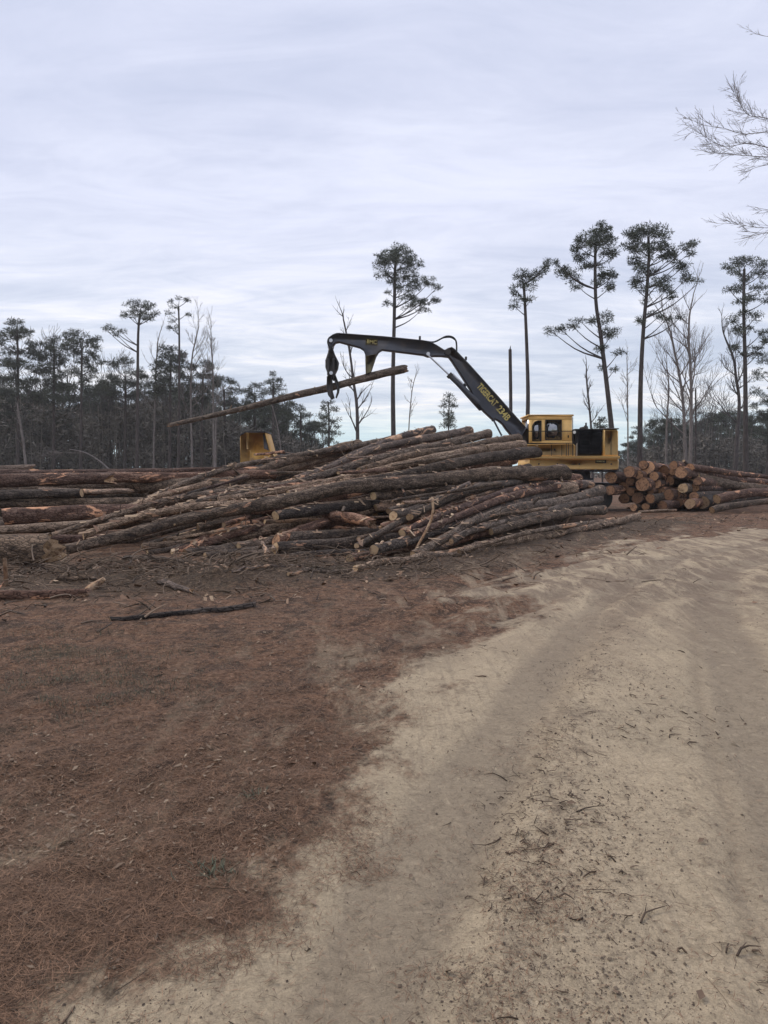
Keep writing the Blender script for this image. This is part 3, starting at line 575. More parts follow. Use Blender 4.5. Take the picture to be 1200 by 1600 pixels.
PILE = [  # points, Y0, Y1, d0, d1, bark, label, extra
 ([(735, 672), (660, 686), (587, 702), (520, 727), (460, 748)], 27.5, 20, 13, 9, 'bark_pale', 'pale log at the very top of the big pile with a short broken butt', {}),
 ([(677, 671), (620, 684), (560, 708), (500, 737), (440, 757)], 28.5, 20.5, 12, 9, 'bark_pale', 'pale slim log left of the topmost one on the big pile', {}),
 ([(712, 676), (650, 697), (580, 716), (515, 738), (450, 756)], 27, 19.5, 12, 8, 'bark_red', 'reddish flaking log just under the topmost log of the big pile', {}),
 ([(765, 677), (700, 692), (640, 705), (560, 727), (480, 750), (400, 766), (330, 778), (250, 800)], 27, 16.5, 14, 9, 'bark_grey', 'long grey log whose round butt sits just right of the pile top', {'stubs': 5}),
 ([(812, 684), (760, 692), (717, 700), (650, 710), (560, 735)], 26.3, 20.5, 14, 10, 'bark_dark', 'dark log ending right below the foot of the loader boom', {}),
 ([(818, 695), (760, 702), (700, 713), (600, 733), (520, 750), (440, 766), (340, 781)], 25, 17.2, 15, 10, 'bark_grey', 'brown-grey log resting on the thick dark log beside the yellow cab', {'stubs': 5}),
 ([(838, 706), (760, 716), (690, 728), (620, 742), (540, 757), (470, 772), (400, 784)], 24, 17, 19, 11, 'bark_dark', 'thick dark log with a burnt looking butt in front of the yellow deck', {'stubs': 4}),
 ([(560, 693), (510, 706), (440, 723), (370, 751), (310, 776), (230, 800)], 27.5, 17.5, 15, 11, 'bark_dark', 'thick bowed dark log running down to the right of the yellow machine hood', {'stubs': 4}),
 ([(620, 684), (560, 697), (500, 706), (430, 716), (370, 727), (300, 750), (240, 776), (203, 790)], 29, 18, 10, 8, 'bark_grey', 'slim grey log on the back skyline of the pile below the machine hood', {}),
 ([(882, 738), (820, 740), (740, 741), (660, 752), (600, 757), (533, 764), (467, 780), (367, 797), (300, 808), (200, 835), (102, 859)], 23, 14, 25, 17, 'bark_dark', 'longest thick log crossing the whole pile with its pale cut tip at the far left', {'stubs': 9}),
 ([(640, 740), (570, 752), (500, 768), (400, 785), (300, 791), (200, 812), (130, 838)], 21, 14.6, 15, 12, 'bark_grey', 'grey log lying directly on the longest log of the pile', {'stubs': 6}),
 ([(470, 757), (420, 764), (340, 770), (283, 779), (240, 788), (183, 804), (110, 827), (66, 842)], 20, 15.2, 12, 9, 'bark_grey', 'thin grey log ending beside the butt of the big ragged log', {'stubs': 4}),
 ([(560, 746), (480, 758), (400, 765), (340, 773), (300, 787), (245, 803)], 21, 16.8, 11, 9, 'bark_red', 'reddish thin log in the left middle of the big pile', {}),
 ([(590, 728), (520, 745), (440, 756), (370, 764), (300, 778), (240, 792)], 22.5, 17.3, 12, 9, 'bark_grey', 'mid-pile log fanned out toward the left stack', {}),
 ([(700, 722), (640, 730), (580, 745), (520, 757), (450, 770)], 23.5, 18, 12, 9, 'bark_pale', 'pale peeled log in the centre of the pile', {}),
 ([(430, 806), (500, 797), (570, 790), (650, 785), (720, 775)], 16.3, 22, 17, 20, 'bark_dark', 'dark log with a bright round cut face at the centre left of the pile', {'stubs': 3}),
 ([(583, 775), (640, 773), (700, 765), (780, 757)], 18.4, 23, 13, 14, 'bark_dark', 'short dark log tucked under the thickest log', {}),
 ([(508, 808), (545, 808), (582, 818)], 18, 15.6, 18, 17, 'bark_red', 'stubby red log with a splintered orange end over the dark hollow', {'ends': ('cut', 'ragged'), 'wood': 'wood_orange', 'stubs': 1}),
 ([(614, 806), (640, 801), (670, 790), (700, 776), (760, 759), (815, 750)], 15.7, 24, 17, 18, 'bark_grey', 'crooked mossy grey log in the middle right of the pile', {'stubs': 5}),
 ([(607, 799), (640, 790), (680, 783), (740, 770)], 17, 21.5, 11, 12, 'bark_dark', 'small dark log with a pale end right of the splintered red one', {}),
 ([(584, 859), (640, 845), (700, 822), (760, 801), (830, 782), (890, 765)], 13.2, 25, 16, 17, 'bark_grey', 'log with the largest round yellow cut end at the bottom centre of the pile', {'stubs': 6}),
 ([(557, 853), (590, 836), (625, 815), (660, 802)], 13.6, 17, 9, 13, 'bark_dark', 'short crooked dark log poking out left of the yellow round end', {'stubs': 4}),
 ([(940, 766), (867, 786), (800, 797), (740, 814), (700, 838), (645, 868)], 25.2, 13.6, 17, 15, 'bark_grey', 'long grey log whose rounded butt juts out at the right end of the pile', {'stubs': 7}),
 ([(937, 781), (890, 791), (833, 806), (780, 817), (730, 832), (705, 846)], 24.2, 14.5, 13, 11, 'bark_grey', 'second log down at the jutting right end of the pile', {'stubs': 4}),
 ([(943, 797), (873, 803), (830, 814), (767, 831)], 23.2, 16, 15, 12, 'bark_dark', 'dark log just above the two lowest logs at the right end', {'stubs': 4}),
 ([(957, 812), (867, 826), (800, 837), (717, 862)], 22.3, 14, 8, 7, 'bark_grey', 'thin log lying between the lowest log and the stack above', {'stubs': 4}),
 ([(998, 806), (950, 819), (867, 836), (783, 852), (700, 868), (620, 882), (555, 888)], 24, 12.0, 11, 13, 'bark_grey', 'lowest front log on the ground with a white split tip', {'stubs': 6, 'ends': ('ragged', 'cut')}),
 ([(884, 751), (800, 769), (733, 789), (680, 808), (628, 833)], 24.8, 14.6, 14, 13, 'bark_red', 'rusty red log below the thick one in the right half of the pile', {'stubs': 3}),
 ([(905, 756), (850, 765), (780, 783), (700, 812), (640, 838)], 25.4, 14.4, 13, 12, 'bark_red', 'reddish brown log between the rusty red one and the jutting butts', {'stubs': 3}),
 ([(850, 748), (780, 757), (730, 768), (680, 788), (640, 808)], 24, 15.6, 12, 12, 'bark_dark', 'dark log half hidden under the thick butt on the right', {}),
 ([(373, 855), (400, 849), (430, 843), (500, 824), (560, 806)], 15.0, 19, 13, 16, 'bark_grey', 'short log with a bright cut face low in the left centre of the pile', {'stubs': 2}),
 ([(431, 845), (470, 830), (520, 815), (560, 800)], 15.6, 19, 17, 18, 'bark_red', 'log with an orange cut face left of the dark hollow', {'wood': 'wood_orange'}),
 ([(309, 824), (350, 816), (420, 800), (480, 788)], 16.2, 19, 12, 14, 'bark_dark', 'thin log with a small round face under the longest log', {}),
 ([(270, 864), (330, 845), (400, 826), (480, 811)], 14.6, 18.5, 11, 13, 'bark_red', 'low red-brown log in the left foot of the pile', {}),
 ([(290, 880), (350, 863), (430, 849), (520, 830)], 14.0, 18, 14, 17, 'bark_dark', 'dark bottom log at the left foot of the pile', {}),
 ([(364, 895), (400, 873), (450, 851)], 13.0, 15.6, 9, 10, 'bark_grey', 'short grey pole slanting up from the ground left of the dark hollow', {'stubs': 1}),
 ([(283, 858), (333, 835), (400, 815), (450, 805)], 15.2, 18.2, 10, 12, 'bark_red', 'thin reddish log slanting below the longest log', {}),
 ([(258, 845), (320, 830), (390, 812), (470, 797)], 15.8, 19, 9, 12, 'bark_grey', 'thin grey log close under the longest log on the left', {}),
 ([(450, 842), (540, 836), (640, 826)], 16.0, 17.6, 22, 22, 'bark_dark', 'dark log at the back of the hollow in the pile', {'stubs': 0}),
 ([(430, 862), (520, 856), (620, 843)], 14.6, 16.6, 22, 20, 'bark_dark', 'dark log lying at the bottom of the hollow', {'stubs': 0}),
 ([(905, 748), (860, 746), (800, 750), (740, 758)], 26.5, 23, 15, 13, 'bark_red', 'red log right under the longest log with its butt below the deck', {'stubs': 2}),
 ([(912, 757), (860, 762), (800, 774), (740, 790), (690, 800)], 26.2, 17.5, 14, 12, 'bark_pale', 'pale scarred log in the right half just above the jutting butts', {'stubs': 5}),
 ([(700, 762), (640, 768), (590, 781), (520, 788), (450, 797)], 21.5, 17.2, 14, 11, 'bark_grey', 'mossy grey log above the dark one with the bright round face', {'stubs': 4}),
 ([(345, 838), (400, 824), (460, 812), (520, 803)], 16.2, 19, 11, 14, 'bark_grey', 'grey log in the jumble between the orange face and the longest log', {'stubs': 4}),
 ([(230, 868), (290, 852), (350, 842), (420, 833)], 14.4, 17.6, 8, 12, 'bark_dark', 'dark thin log with its tip on the dirt at the left foot', {'stubs': 3}),
 ([(320, 893), (370, 880), (420, 868), (455, 862)], 13.6, 15.4, 12, 13, 'bark_dark', 'lowest dark log at the left of the hollow', {'stubs': 2}),
 ([(466, 822), (520, 826), (575, 834)], 18.2, 17.4, 12, 12, 'bark_red', 'broken red log lying across the dark hollow', {'ends': ('ragged', 'ragged'), 'stubs': 1}),
 ([(596, 822), (640, 812), (690, 800), (750, 782)], 15.2, 20, 9, 12, 'bark_red', 'red splintery log behind the yellow round end', {'ends': ('ragged', 'cut'), 'stubs': 3}),
 ([(560, 872), (620, 862), (690, 848), (760, 828)], 14.2, 18, 12, 14, 'bark_dark', 'shadowed log between the yellow round end and the lowest log', {'stubs': 2}),
 ([(160, 826), (230, 806), (300, 789), (370, 774)], 15.6, 18.4, 9, 11, 'bark_dark', 'dark thin log just above the longest log at the left', {'stubs': 3}),
 ([(196, 795), (250, 776), (320, 757), (400, 742)], 17.2, 22, 9, 12, 'bark_grey', 'slim log beside the bowed dark log at the upper left', {'stubs': 3}),
 ([(452, 873), (530, 867), (600, 860)], 13.9, 14.8, 11, 13, 'bark_dark', 'shadowed dark log at the lip of the hollow', {'stubs': 1}),
 ([(450, 912), (500, 900), (560, 893), (640, 886), (720, 872)], 11.0, 14.5, 7, 9, 'bark_grey', 'thin half buried pole in the dirt in front of the lowest log', {'stubs': 1}),
]
for p in PILE: log(p[0], p[1], p[2], p[3] * .98, p[4] * .92, *p[5:7], BIG, **p[7])
# buried logs that fill the heart of the pile
p_skip = [('hollow' in q[6]) or ('dirt' in q[6]) for q in PILE]
fill = 'weathered log buried in the middle of the big pile between its outer logs'
for i, (P, ra, rb) in enumerate(list(ALL_LOGS)):
    if i in (17, 21, 26, 35) or p_skip[i]: continue
    for kk, (dy, dz) in enumerate(((.38, -.24), (.8, -.5), (1.4, -.85))):
        if kk == 2 and i % 2 or kk == 0 and i % 3 == 0: continue
        Q = P[::3] + np.array([random.uniform(-.5, .5), dy, dz + random.uniform(-.05, .05)]); Q = Q + (Q[-1] - Q[0]) * random.uniform(-.04, .0)
        if Q[:, 2].max() < .25: continue
        log_world(Q, ra * .9, rb * .9, random.choice(['bark_dark', 'bark_grey', 'bark_red', 'bark_grey', 'bark_pale']), fill, 'buried logs of the big pile', stubs=1, sides=14, step=.3)
def loose_poles():
    rr = random.Random(12)
    for k in range(26):
        P, ra, rb = ALL_LOGS[rr.randint(3, 48)]; i = rr.randint(3, len(P) - 4); p = P[i]; d = P[i + 1] - P[i]; d /= np.linalg.norm(d); an = rr.choice((-1, 1)) * R(rr.uniform(6, 32)); L_ = rr.uniform(1.2, 3.6); r0 = rr.uniform(.03, .065)
        d = np.array([d[0] * math.cos(an) - d[1] * math.sin(an), d[0] * math.sin(an) + d[1] * math.cos(an), d[2] * .6 + rr.gauss(0, .05)]); c = p + np.array([0, -ra * 1.2, ra * .95 + r0])
        log_world([c - d * L_ / 2, c + d * L_ / 2], r0, r0 * .6, rr.choice(['bark_grey', 'bark_pale', 'bark_red', 'bark_dark']), 'short thin broken pole lying askew on the face of the big pile', 'loose poles on the big pile', ends=rr.choice([('ragged', 'cut'), ('cut', 'cut'), ('cut', 'ragged')]), stubs=1, sides=10, name='broken_pole', cat='pole', step=.2)
loose_poles()
def pile_debris():
    mb = MB(); tb = MB()
    for P, ra, rb in ALL_LOGS:
        L_ = np.linalg.norm(P[-1] - P[0])
        for _ in range(int(L_ * 4)):
            t = random.random(); i = min(int(t * (len(P) - 1)), len(P) - 2); p = P[i] + (P[i + 1] - P[i]) * (t * (len(P) - 1) - i); rr_ = ra + (rb - ra) * t
            ax = P[i + 1] - P[i]; ax /= np.linalg.norm(ax); u = np.array([random.gauss(0, .6), -abs(random.gauss(.3, .5)), 1]); u -= ax * (u @ ax); u /= np.linalg.norm(u)
            c = p + u * rr_ * 1.04; a = ax * random.uniform(.5, 1) + np.array([random.gauss(0, .5), random.gauss(0, .5), random.gauss(0, .2)]); a -= u * (a @ u) * .8; a /= np.linalg.norm(a); b = np.cross(u, a)
            ln = random.uniform(.03, .16); w_ = random.uniform(.008, .04)
            mb.add([c - a * ln - b * w_, c + a * ln * random.uniform(.6, 1) - b * w_ * .5 + u * .02, c + a * ln * .8 + b * w_ + u * .015, c - a * ln * .7 + b * w_], q=[(0, 1, 2, 3)], tint=random.betavariate(1, 2))
        for _ in range(int(L_ * .5)):
            i = random.randint(1, len(P) - 2); p = P[i]; d = np.array([random.gauss(0, .8), random.gauss(-.2, .7), random.uniform(-.2, 1)]); d /= np.linalg.norm(d); l = random.uniform(.15, .55); k_ = np.array([random.gauss(0, .25), random.gauss(0, .25), random.gauss(0, .2)])
            tb.tube([p, p + d * l * .5, p + (d + k_) * l], [.012, .008, .003], 4, False, tint=random.random())
    tag(mb.build('bark_flakes', M['chip']), 'loose bark flakes and splinters lying on the logs of the big pile', 'bark flakes', kind='stuff')
    tag(tb.build('broken_twigs', M['twig']), 'short broken twigs sticking out between the logs of the big pile', 'twigs', kind='stuff')
pile_debris()
LEFT = 'logs stacked crosswise at the left'
for p in [
 ([(-320, 760), (-60, 752), (60, 749), (174, 747)], 19, 19, 22, 20, 'bark_red', 'thick reddish log on top of the left stack with a peeled broken end', {'ends': ('cut', 'ragged'), 'stubs': 3}),
 ([(170, 746), (280, 745), (430, 741)], 19.6, 21.5, 17, 14, 'bark_red', 'red log continuing right of the peeled broken end', {'stubs': 2}),
 ([(-300, 742), (20, 740), (200, 737), (420, 735)], 21.5, 22.5, 14, 11, 'bark_red', 'farthest red log along the top edge of the left stack', {'stubs': 4}),
 ([(-300, 738), (-40, 734), (50, 731)], 22.5, 22.5, 12, 10, 'bark_pale', 'pale splintered log piece on top of the left stack', {'ends': ('cut', 'ragged'), 'stubs': 4}),
 ([(-320, 782), (-60, 777), (60, 772), (128, 770)], 18, 18.2, 17, 15, 'bark_dark', 'dark log second from the top of the left stack', {'stubs': 3}),
 ([(60, 766), (130, 768), (205, 767)], 18.4, 18.6, 9, 8, 'bark_pale', 'thin pale log wedged in the left stack', {'ends': ('cut', 'ragged'), 'stubs': 2}),
 ([(-320, 792), (-40, 788), (80, 787), (290, 781)], 17.8, 18.6, 14, 12, 'bark_dark', 'shadowed dark log in the middle of the left stack', {}),
 ([(6, 808), (60, 804), (120, 802), (215, 799)], 16.4, 16.9, 27, 22, 'bark_red', 'smooth purplish log with an orange cut face in the left stack', {'wood': 'wood_orange', 'stubs': 0}),
 ([(-320, 812), (-120, 812), (-12, 810)], 16.6, 16.4, 24, 24, 'bark_red', 'log butted against the orange cut face at the picture edge', {'stubs': 0}),
 ([(-320, 834), (-50, 829), (60, 825), (122, 821), (235, 810)], 15.2, 16.4, 16, 13, 'bark_grey', 'grey log below the smooth purplish one', {'stubs': 2}),
 ([(-420, 858), (-120, 860), (-20, 860), (80, 857)], 16.0, 12.9, 40, 47, 'bark_dark', 'largest log at the left edge with a ragged torn butt', {'ends': ('cut', 'ragged'), 'stubs': 1, 'wood': 'wood'}),
 ([(-320, 850), (0, 846), (90, 843), (180, 842)], 15.2, 15.4, 20, 12, 'bark_red', 'reddish log behind the largest butt at the left', {'stubs': 2}),
 ([(-320, 800), (-40, 800), (60, 800), (290, 790)], 18.6, 18.6, 26, 22, 'bark_dark', 'hidden dark log at the back of the left stack', {'stubs': 0}),
 ([(-320, 815), (-40, 820), (60, 822), (250, 812)], 17.6, 17.6, 26, 22, 'bark_dark', 'dark log at the bottom of the left stack behind the grey one', {'stubs': 0}),
 ([(-320, 775), (-40, 770), (60, 765), (360, 757)], 20.2, 20.2, 24, 22, 'bark_dark', 'dark log under the farthest red log of the left stack', {'stubs': 0}),
 ([(-300, 790), (-40, 786), (120, 780), (360, 772)], 20.6, 20.6, 26, 22, 'bark_dark', 'lower back log of the left stack', {'stubs': 0}),
]: log(*p[:7], LEFT, **p[7])
for p in [
 ([(-160, 962), (-60, 955), (45, 946), (132, 940)], 8.9, 9.6, 17, 14, 'bark_red', 'half peeled log lying alone on the dirt at the left edge', {'ends': ('cut', 'ragged'), 'stubs': 1, 'wood': 'wood_orange'}),
 ([(172, 984), (240, 974), (320, 963), (398, 951)], 7.9, 8.9, 8, 9, 'bark_dark', 'straight dark pole lying alone on the brown ground', {'stubs': 2}),
 ([(195, 872), (233, 880), (283, 883), (330, 890)], 13.6, 12.8, 9, 8, 'bark_dark', 'crooked dark stick on the dirt below the longest log', {'stubs': 2}),
 ([(168, 884), (188, 890), (208, 900)], 13.0, 12.0, 10, 8, 'bark_red', 'short red stick lying left of the brush heap', {'stubs': 0}),
 ([(252, 926), (270, 934), (300, 941)], 10.4, 9.8, 11, 8, 'bark_pale', 'pale broken branch chunk on the dirt below the brush heap', {'ends': ('ragged', 'ragged'), 'stubs': 0}),
 ([(290, 880), (330, 896), (362, 912)], 12.6, 11.0, 4, 3, 'bark_pale', 'thin pale branch slanting across the brush heap', {'stubs': 0}),
 ([(90, 928), (125, 922), (150, 925)], 10.6, 10.8, 8, 7, 'bark_dark', 'dark chunk of branch behind the half peeled log', {'stubs': 0}),
 ([(360, 925), (400, 914), (470, 907)], 10.6, 12, 4, 4, 'bark_pale', 'pale thin branch on the dirt right of the brush heap', {'stubs': 0}),
]: log(*p[:7], 'loose sticks and poles on the ground', name='stick' if p[3] < 12 else 'log', cat='stick' if p[3] < 12 else 'log', **p[7])
# upright splintered pieces at the left
def upright(pts, Y, d0, d1, label):
    P = np.array([at(a, b, Y) for a, b in pts]); root = empty('broken_branch', P[0], label, 'branch', 'upright broken branches'); mb = MB()
    P[0, 2] = ghs(P[0, 0], P[0, 1]) - .05; mb.tube(catmull(P, 8), np.linspace(d0, d1, 8) / FOC * Y / 2, 7, True); mb.build('splintered_wood', M['splinter'], root, False)
upright([(6, 935), (9, 905), (7, 872)], 10.4, 8, 6, 'upright reddish broken branch at the left picture edge')
upright([(140, 935), (146, 918), (163, 904)], 10.2, 22, 6, 'splintered leaning wood piece at the end of the half peeled log')
upright([(640, 832), (674, 812), (676, 782)], 14.2, 4, 4, 'pale dead twig standing up in the middle of the pile')

# right hand stack: butts face the road, logs run back to the right
RS = [(983, 737, 12, 'bark_red', 'oval orange butt at the top left beside the deck', 1.3), (1013, 731, 12, 'bark_red', 'butt on the top row right of the oval one', 1), (1038, 736, 11, 'bark_red', 'dark red butt in the middle of the top row', 1),
 (1064, 738, 12, 'bark_red', 'big orange butt at the right end of the top row', 1), (955, 746, 12, 'bark_red', 'wide butt directly under the deck corner', 1), (974, 761, 10, 'bark_red', 'small butt under the oval orange one', 1),
 (1004, 757, 13, 'bark_red', 'biggest round orange butt of the second row', 1), (1026, 756, 9, 'bark_red', 'small butt right of the biggest round one', 1), (1046, 751, 10, 'bark_red', 'dark butt in the second row under the middle', 1),
 (1067, 763, 10, 'bark_grey', 'bright tan butt right of centre', 1), (996, 778, 11, 'bark_red', 'round butt left in the third row', 1), (1016, 779, 10, 'bark_dark', 'shadowed butt between two rounder ones in the third row', 1),
 (1045, 773, 11, 'bark_red', 'round reddish butt in the centre of the third row', 1), (1060, 785, 9, 'bark_red', 'small pinkish butt in the bottom row', 1), (1078, 787, 11, 'bark_red', 'tan butt left of the brightest one in the bottom row', 1),
 (1084, 775, 9, 'bark_grey', 'butt half hidden above the brightest one', 1), (1098, 785, 13, 'bark_dark', 'brightest yellow-orange butt at the lower right of the stack', 1), (1035, 790, 10, 'bark_red', 'dark butt at the bottom of the right stack', 1),
 (1009, 792, 8, 'bark_dark', 'low butt half sunk in dirt under the right stack', 1), (975, 779, 10, 'bark_dark', 'shadowed butt at the left of the third row', 1), (953, 766, 10, 'bark_red', 'butt behind the dark wheel below the deck', 1),
 (990, 793, 7, 'bark_dark', 'small butt in the dirt farthest left', 1)]
for i, (px, py, r, mat, lab, _) in enumerate(RS):
    Y0 = 29.2 + (800 - py) * .02 + (i * 37 % 11 - 5) * .15 
    A = at(px, py, Y0); L_ = 13 + (i * 53 % 7) * .5; ang = R(36 + (i * 29 % 9) - 4); top = max(A[2], .3)
    B = A + np.array([math.sin(ang), math.cos(ang), 0]) * L_; B[2] = max(.18, A[2] * (.62 if A[2] > 1 else .85))
    rm = r / FOC * Y0 * .80
    log_world([A, (A + B) / 2 + np.array([0, 0, random.uniform(-.05, .1)]), B], rm, rm * .55, mat, 'log ending in ' + ('the ' if lab.startswith(('biggest','brightest')) else 'an ' if lab[0] in 'aeiou' else 'a ') + lab, 'logs of the right stack', wood='wood' if i in (9, 16, 14) else 'wood_orange', stubs=3, step=.3)
for p in [
 ([(1085, 745), (1130, 755), (1200, 763)], 31, 38, 17, 10, 'bark_grey', 'grey log sliding off the back of the right stack', {'stubs': 4}),
 ([(1120, 780), (1160, 772), (1260, 766)], 29.3, 33, 15, 12, 'bark_red', 'reddish log lying out to the right edge beside the bright butt', {'stubs': 6}),
 ([(1112, 797), (1150, 789), (1240, 780)], 27.8, 31, 11, 9, 'bark_dark', 'lowest dark log on the ground at the right edge', {'stubs': 3}),
 ([(998, 800), (1030, 798), (1056, 797)], 27.6, 27.9, 5, 4, 'bark_grey', 'thin pole on the dirt in front of the right stack', {'stubs': 0}),
 ([(1068, 720), (1085, 731)], 30.5, 31.5, 4, 3, 'bark_pale', 'pale broken slat sticking up on the right stack', {'stubs': 0}),
]: log(*p[:7], 'logs of the right stack', **p[7])
for i, (px, py, r_) in enumerate([(998, 742, 7), (1022, 744, 7), (1052, 737, 6), (984, 752, 7), (1033, 766, 6), (1016, 767, 6), (1086, 762, 7), (1057, 774, 6), (985, 768, 7), (1022, 790, 6), (1090, 752, 7), (1005, 726, 7), (1052, 727, 7), (1078, 730, 6)]):
    Y0 = 29.9 + (i * 31 % 7) * .1; A = at(px, py, Y0); ang = R(34 + i % 5 * 3); B = A + np.array([math.sin(ang), math.cos(ang), 0]) * (10 + i % 4); B[2] = max(.2, A[2] * .7)
    log_world([A, B], r_ / FOC * Y0, r_ / FOC * Y0 * .6, 'bark_red', 'small log butt wedged between the larger butts of the right stack', 'small logs of the right stack', wood='wood_orange', stubs=1, sides=12, step=.4)
for i in range(6):  # bulk behind the visible butts
    A = at(990 + i * 16, 745 + (i % 2) * 20, 33); ang = R(38); B = A + np.array([math.sin(ang), math.cos(ang), 0]) * 9; B[2] = .4
    log_world([A, B], .27, .16, 'bark_red', 'reddish log in the second layer behind the butts of the right stack', 'rear logs of the right stack', stubs=1, sides=14, step=.4)

# ------------------------------------------------------------------ knuckleboom loader
def loader():
    LY = 30.0
    def pf(pts, Y=LY): return [(at(a, b, Y)[0], at(a, b, Y)[2]) for a, b in pts]
    def bx(mb, x0, y0, x1, y1, Y0, Y1, m=0, bev=.02):
        (a, b), (c, d) = pf([(x0, y1), (x1, y0)], LY); mb.box((a, Y0, b), (c, Y1, d), m, bev)
    c = at(898, 735, 31.2); root = empty('log_loader', (c[0], 31.2, ghs(c[0], 31.2)), 'yellow knuckleboom log loader with dark boom behind the log pile', 'log loader')
    # base: wheeled frame and swing ring
    mb = MB(); z0 = root.location.z
    mb.box((c[0] - 2.6, 30.7, z0 + .75), (c[0] + 2.4, 31.7, z0 + 1.1), bev=.03); mb.box((c[0] - 1.5, 30.3, z0 + .85), (c[0] - 1.1, 32.1, z0 + 1.05), bev=.02); mb.box((c[0] + 1.1, 30.3, z0 + .85), (c[0] + 1.5, 32.1, z0 + 1.05), bev=.02)
    mb.build('chassis_frame', M['black'], root)
    mb = MB(); mb.tube([(c[0], 31.2, z0 + 1.1), (c[0], 31.2, z0 + 1.28), (c[0], 31.2, z0 + 1.29), (c[0], 31.2, z0 + 1.58)], [.75, .75, .62, .62], 28); mb.build('swing_ring', M['black'], root, False)
    for sx in (-1.6, .75):
        for sy in (30.35, 32.05):
            mb = MB(); cx = c[0] + sx; zc = z0 + .52
            prof = [(-.16, .30), (-.16, .46), (-.12, .52), (.12, .52), (.16, .46), (.16, .30)]; nn = 28
            vv = [(cx + math.cos(a) * r_, sy + y_, zc + math.sin(a) * r_) for a in np.arange(nn) * 2 * np.pi / nn for y_, r_ in prof]; m6 = len(prof)
            mb.add(vv, q=[(i * m6 + j, i * m6 + j + 1, ((i + 1) % nn) * m6 + j + 1, ((i + 1) % nn) * m6 + j) for i in range(nn) for j in range(m6 - 1)])
            wo = mb.build('wheel', M['rubber'], root, True)
            mb = MB(); mb.tube([(cx, sy - .13, zc), (cx, sy + .13, zc)], .30, 20); mb.tube([(cx, sy - .17, zc), (cx, sy + .17, zc)], .12, 12)
            ro = mb.build('rim', M['grapple'], None, False, origin=np.array(root.location)); ro.location = (0, 0, 0); ro.parent = wo
    # deck
    mb = MB(); bx(mb, 826, 717, 967, 734, LY, LY + 2.5, bev=.04); bx(mb, 824, 712.5, 968, 716.8, LY - .06, LY + 2.56, bev=.02); dk = mb.build('deck', M['yellow'], root)
    mb = MB(); bx(mb, 838, 734.2, 966, 737.5, LY + .12, LY + 2.4, bev=.01); mb.build('deck_underframe', M['black'], root)
    mb = MB(); bx(mb, 930, 718.6, 947, 723.4, LY - .012, LY + .03, bev=.002); nm = mb.build('name_plate', M['grille'], root)
    # cab lower housing and cab
    mb = MB(); mb.prism(pf([(822, 712.4), (822, 694), (896, 692.8), (900, 696), (900, 712.4)]), LY + .08, LY + 1.75, bev=.03); mb.build('cab_base', M['yellow'], root)
    Y0, Y1 = LY + .10, LY + 1.65
    cabx = [(827, 693.2), (826.5, 650.5), (895, 650.5), (895, 692.6)]
    mb = MB()
    # side walls with real window openings: strips around the two openings
    def wall(Ya, Yb):
        bx(mb, 827, 650.2, 895, 655.6, Ya, Yb, bev=0); bx(mb, 827, 655.6, 832.6, 692.8, Ya, Yb, bev=0); bx(mb, 832.6, 689.4, 895, 692.8, Ya, Yb, bev=0)
        bx(mb, 846.6, 655.6, 852.6, 689.4, Ya, Yb, bev=0); bx(mb, 878.6, 655.6, 895, 689.4, Ya, Yb, bev=0); bx(mb, 852.6, 687.6, 878.6, 689.4, Ya, Yb, bev=0)
        # arched head of the narrow window and rounded corners of the big one
        mb.prism(pf([(832.6, 655.6), (846.6, 655.6), (846.6, 656.8), (841.5, 657), (836, 658.5), (833.4, 662.5), (832.6, 668)]), Ya, Yb)
        mb.prism(pf([(852.6, 655.6), (856, 655.6), (853.6, 656.8), (852.6, 659.5)]), Ya, Yb); mb.prism(pf([(878.6, 655.6), (875.2, 655.6), (877.6, 656.8), (878.6, 659.5)]), Ya, Yb)
        mb.prism(pf([(852.6, 687.6), (856, 687.6), (853.6, 686.6), (852.6, 684)]), Ya, Yb); mb.prism(pf([(878.6, 687.6), (875.2, 687.6), (877.6, 686.6), (878.6, 684)]), Ya, Yb)
    wall(Y0, Y0 + .05); wall(Y1 - .05, Y1)
    bx(mb, 893, 650.2, 895, 692.8, Y0 + .05, Y1 - .05, bev=0)
    bx(mb, 827, 650.2, 829, 654, Y0 + .05, Y1 - .05, bev=0); bx(mb, 827, 686, 829, 692.8, Y0 + .05, Y1 - .05, bev=0)
    cab = mb.build('cab', M['yellow'], root)
    mb = MB(); mb.prism(pf([(824.5, 650), (825.5, 647.6), (896.5, 647.4), (897, 650)]), Y0 - .07, Y1 + .07, bev=.012); rf_ = mb.build('cab_roof', M['yellow'], None, origin=np.array(root.location)); rf_.location = (0, 0, 0); rf_.parent = cab
    def sub(name, mb, mat, par, smooth=False):
        o = mb.build(name, mat, None, smooth, origin=np.array(root.location)); o.location = (0, 0, 0); o.parent = par; return o
    def frame(pts, name, mat=M['rubber']):
        P = [(x, Y0 - .012, z) for x, z in pf(pts)]; m_ = MB(); m_.tube(P + [P[0], P[1]], .022, 6, False, ref=np.array([0, 1., 0])); return m_
    big = [(853.4, 656.4), (877.8, 656.4), (877.8, 687), (853.4, 687)]; small = [(833.4, 689), (833.2, 665), (836.5, 659.3), (841.5, 657.3), (846, 657), (846, 689)]
    for pts, nme in ((small, 'narrow'), (big, 'wide')):
        for Yp in (Y0 + .025, Y1 - .03):
            m_ = MB(); a, b = pf([pts[0], pts[-2] if nme == 'narrow' else pts[2]]); xs = [p[0] for p in pf(pts)]; zs = [p[1] for p in pf(pts)]
            m_.box((min(xs) - .01, Yp, min(zs) - .01), (max(xs) + .01, Yp + .008, max(zs) + .01)); wn = sub('window', m_, M['glass'], cab)
        sub('window_frame', frame(pts, 'f'), M['rubber'], cab)
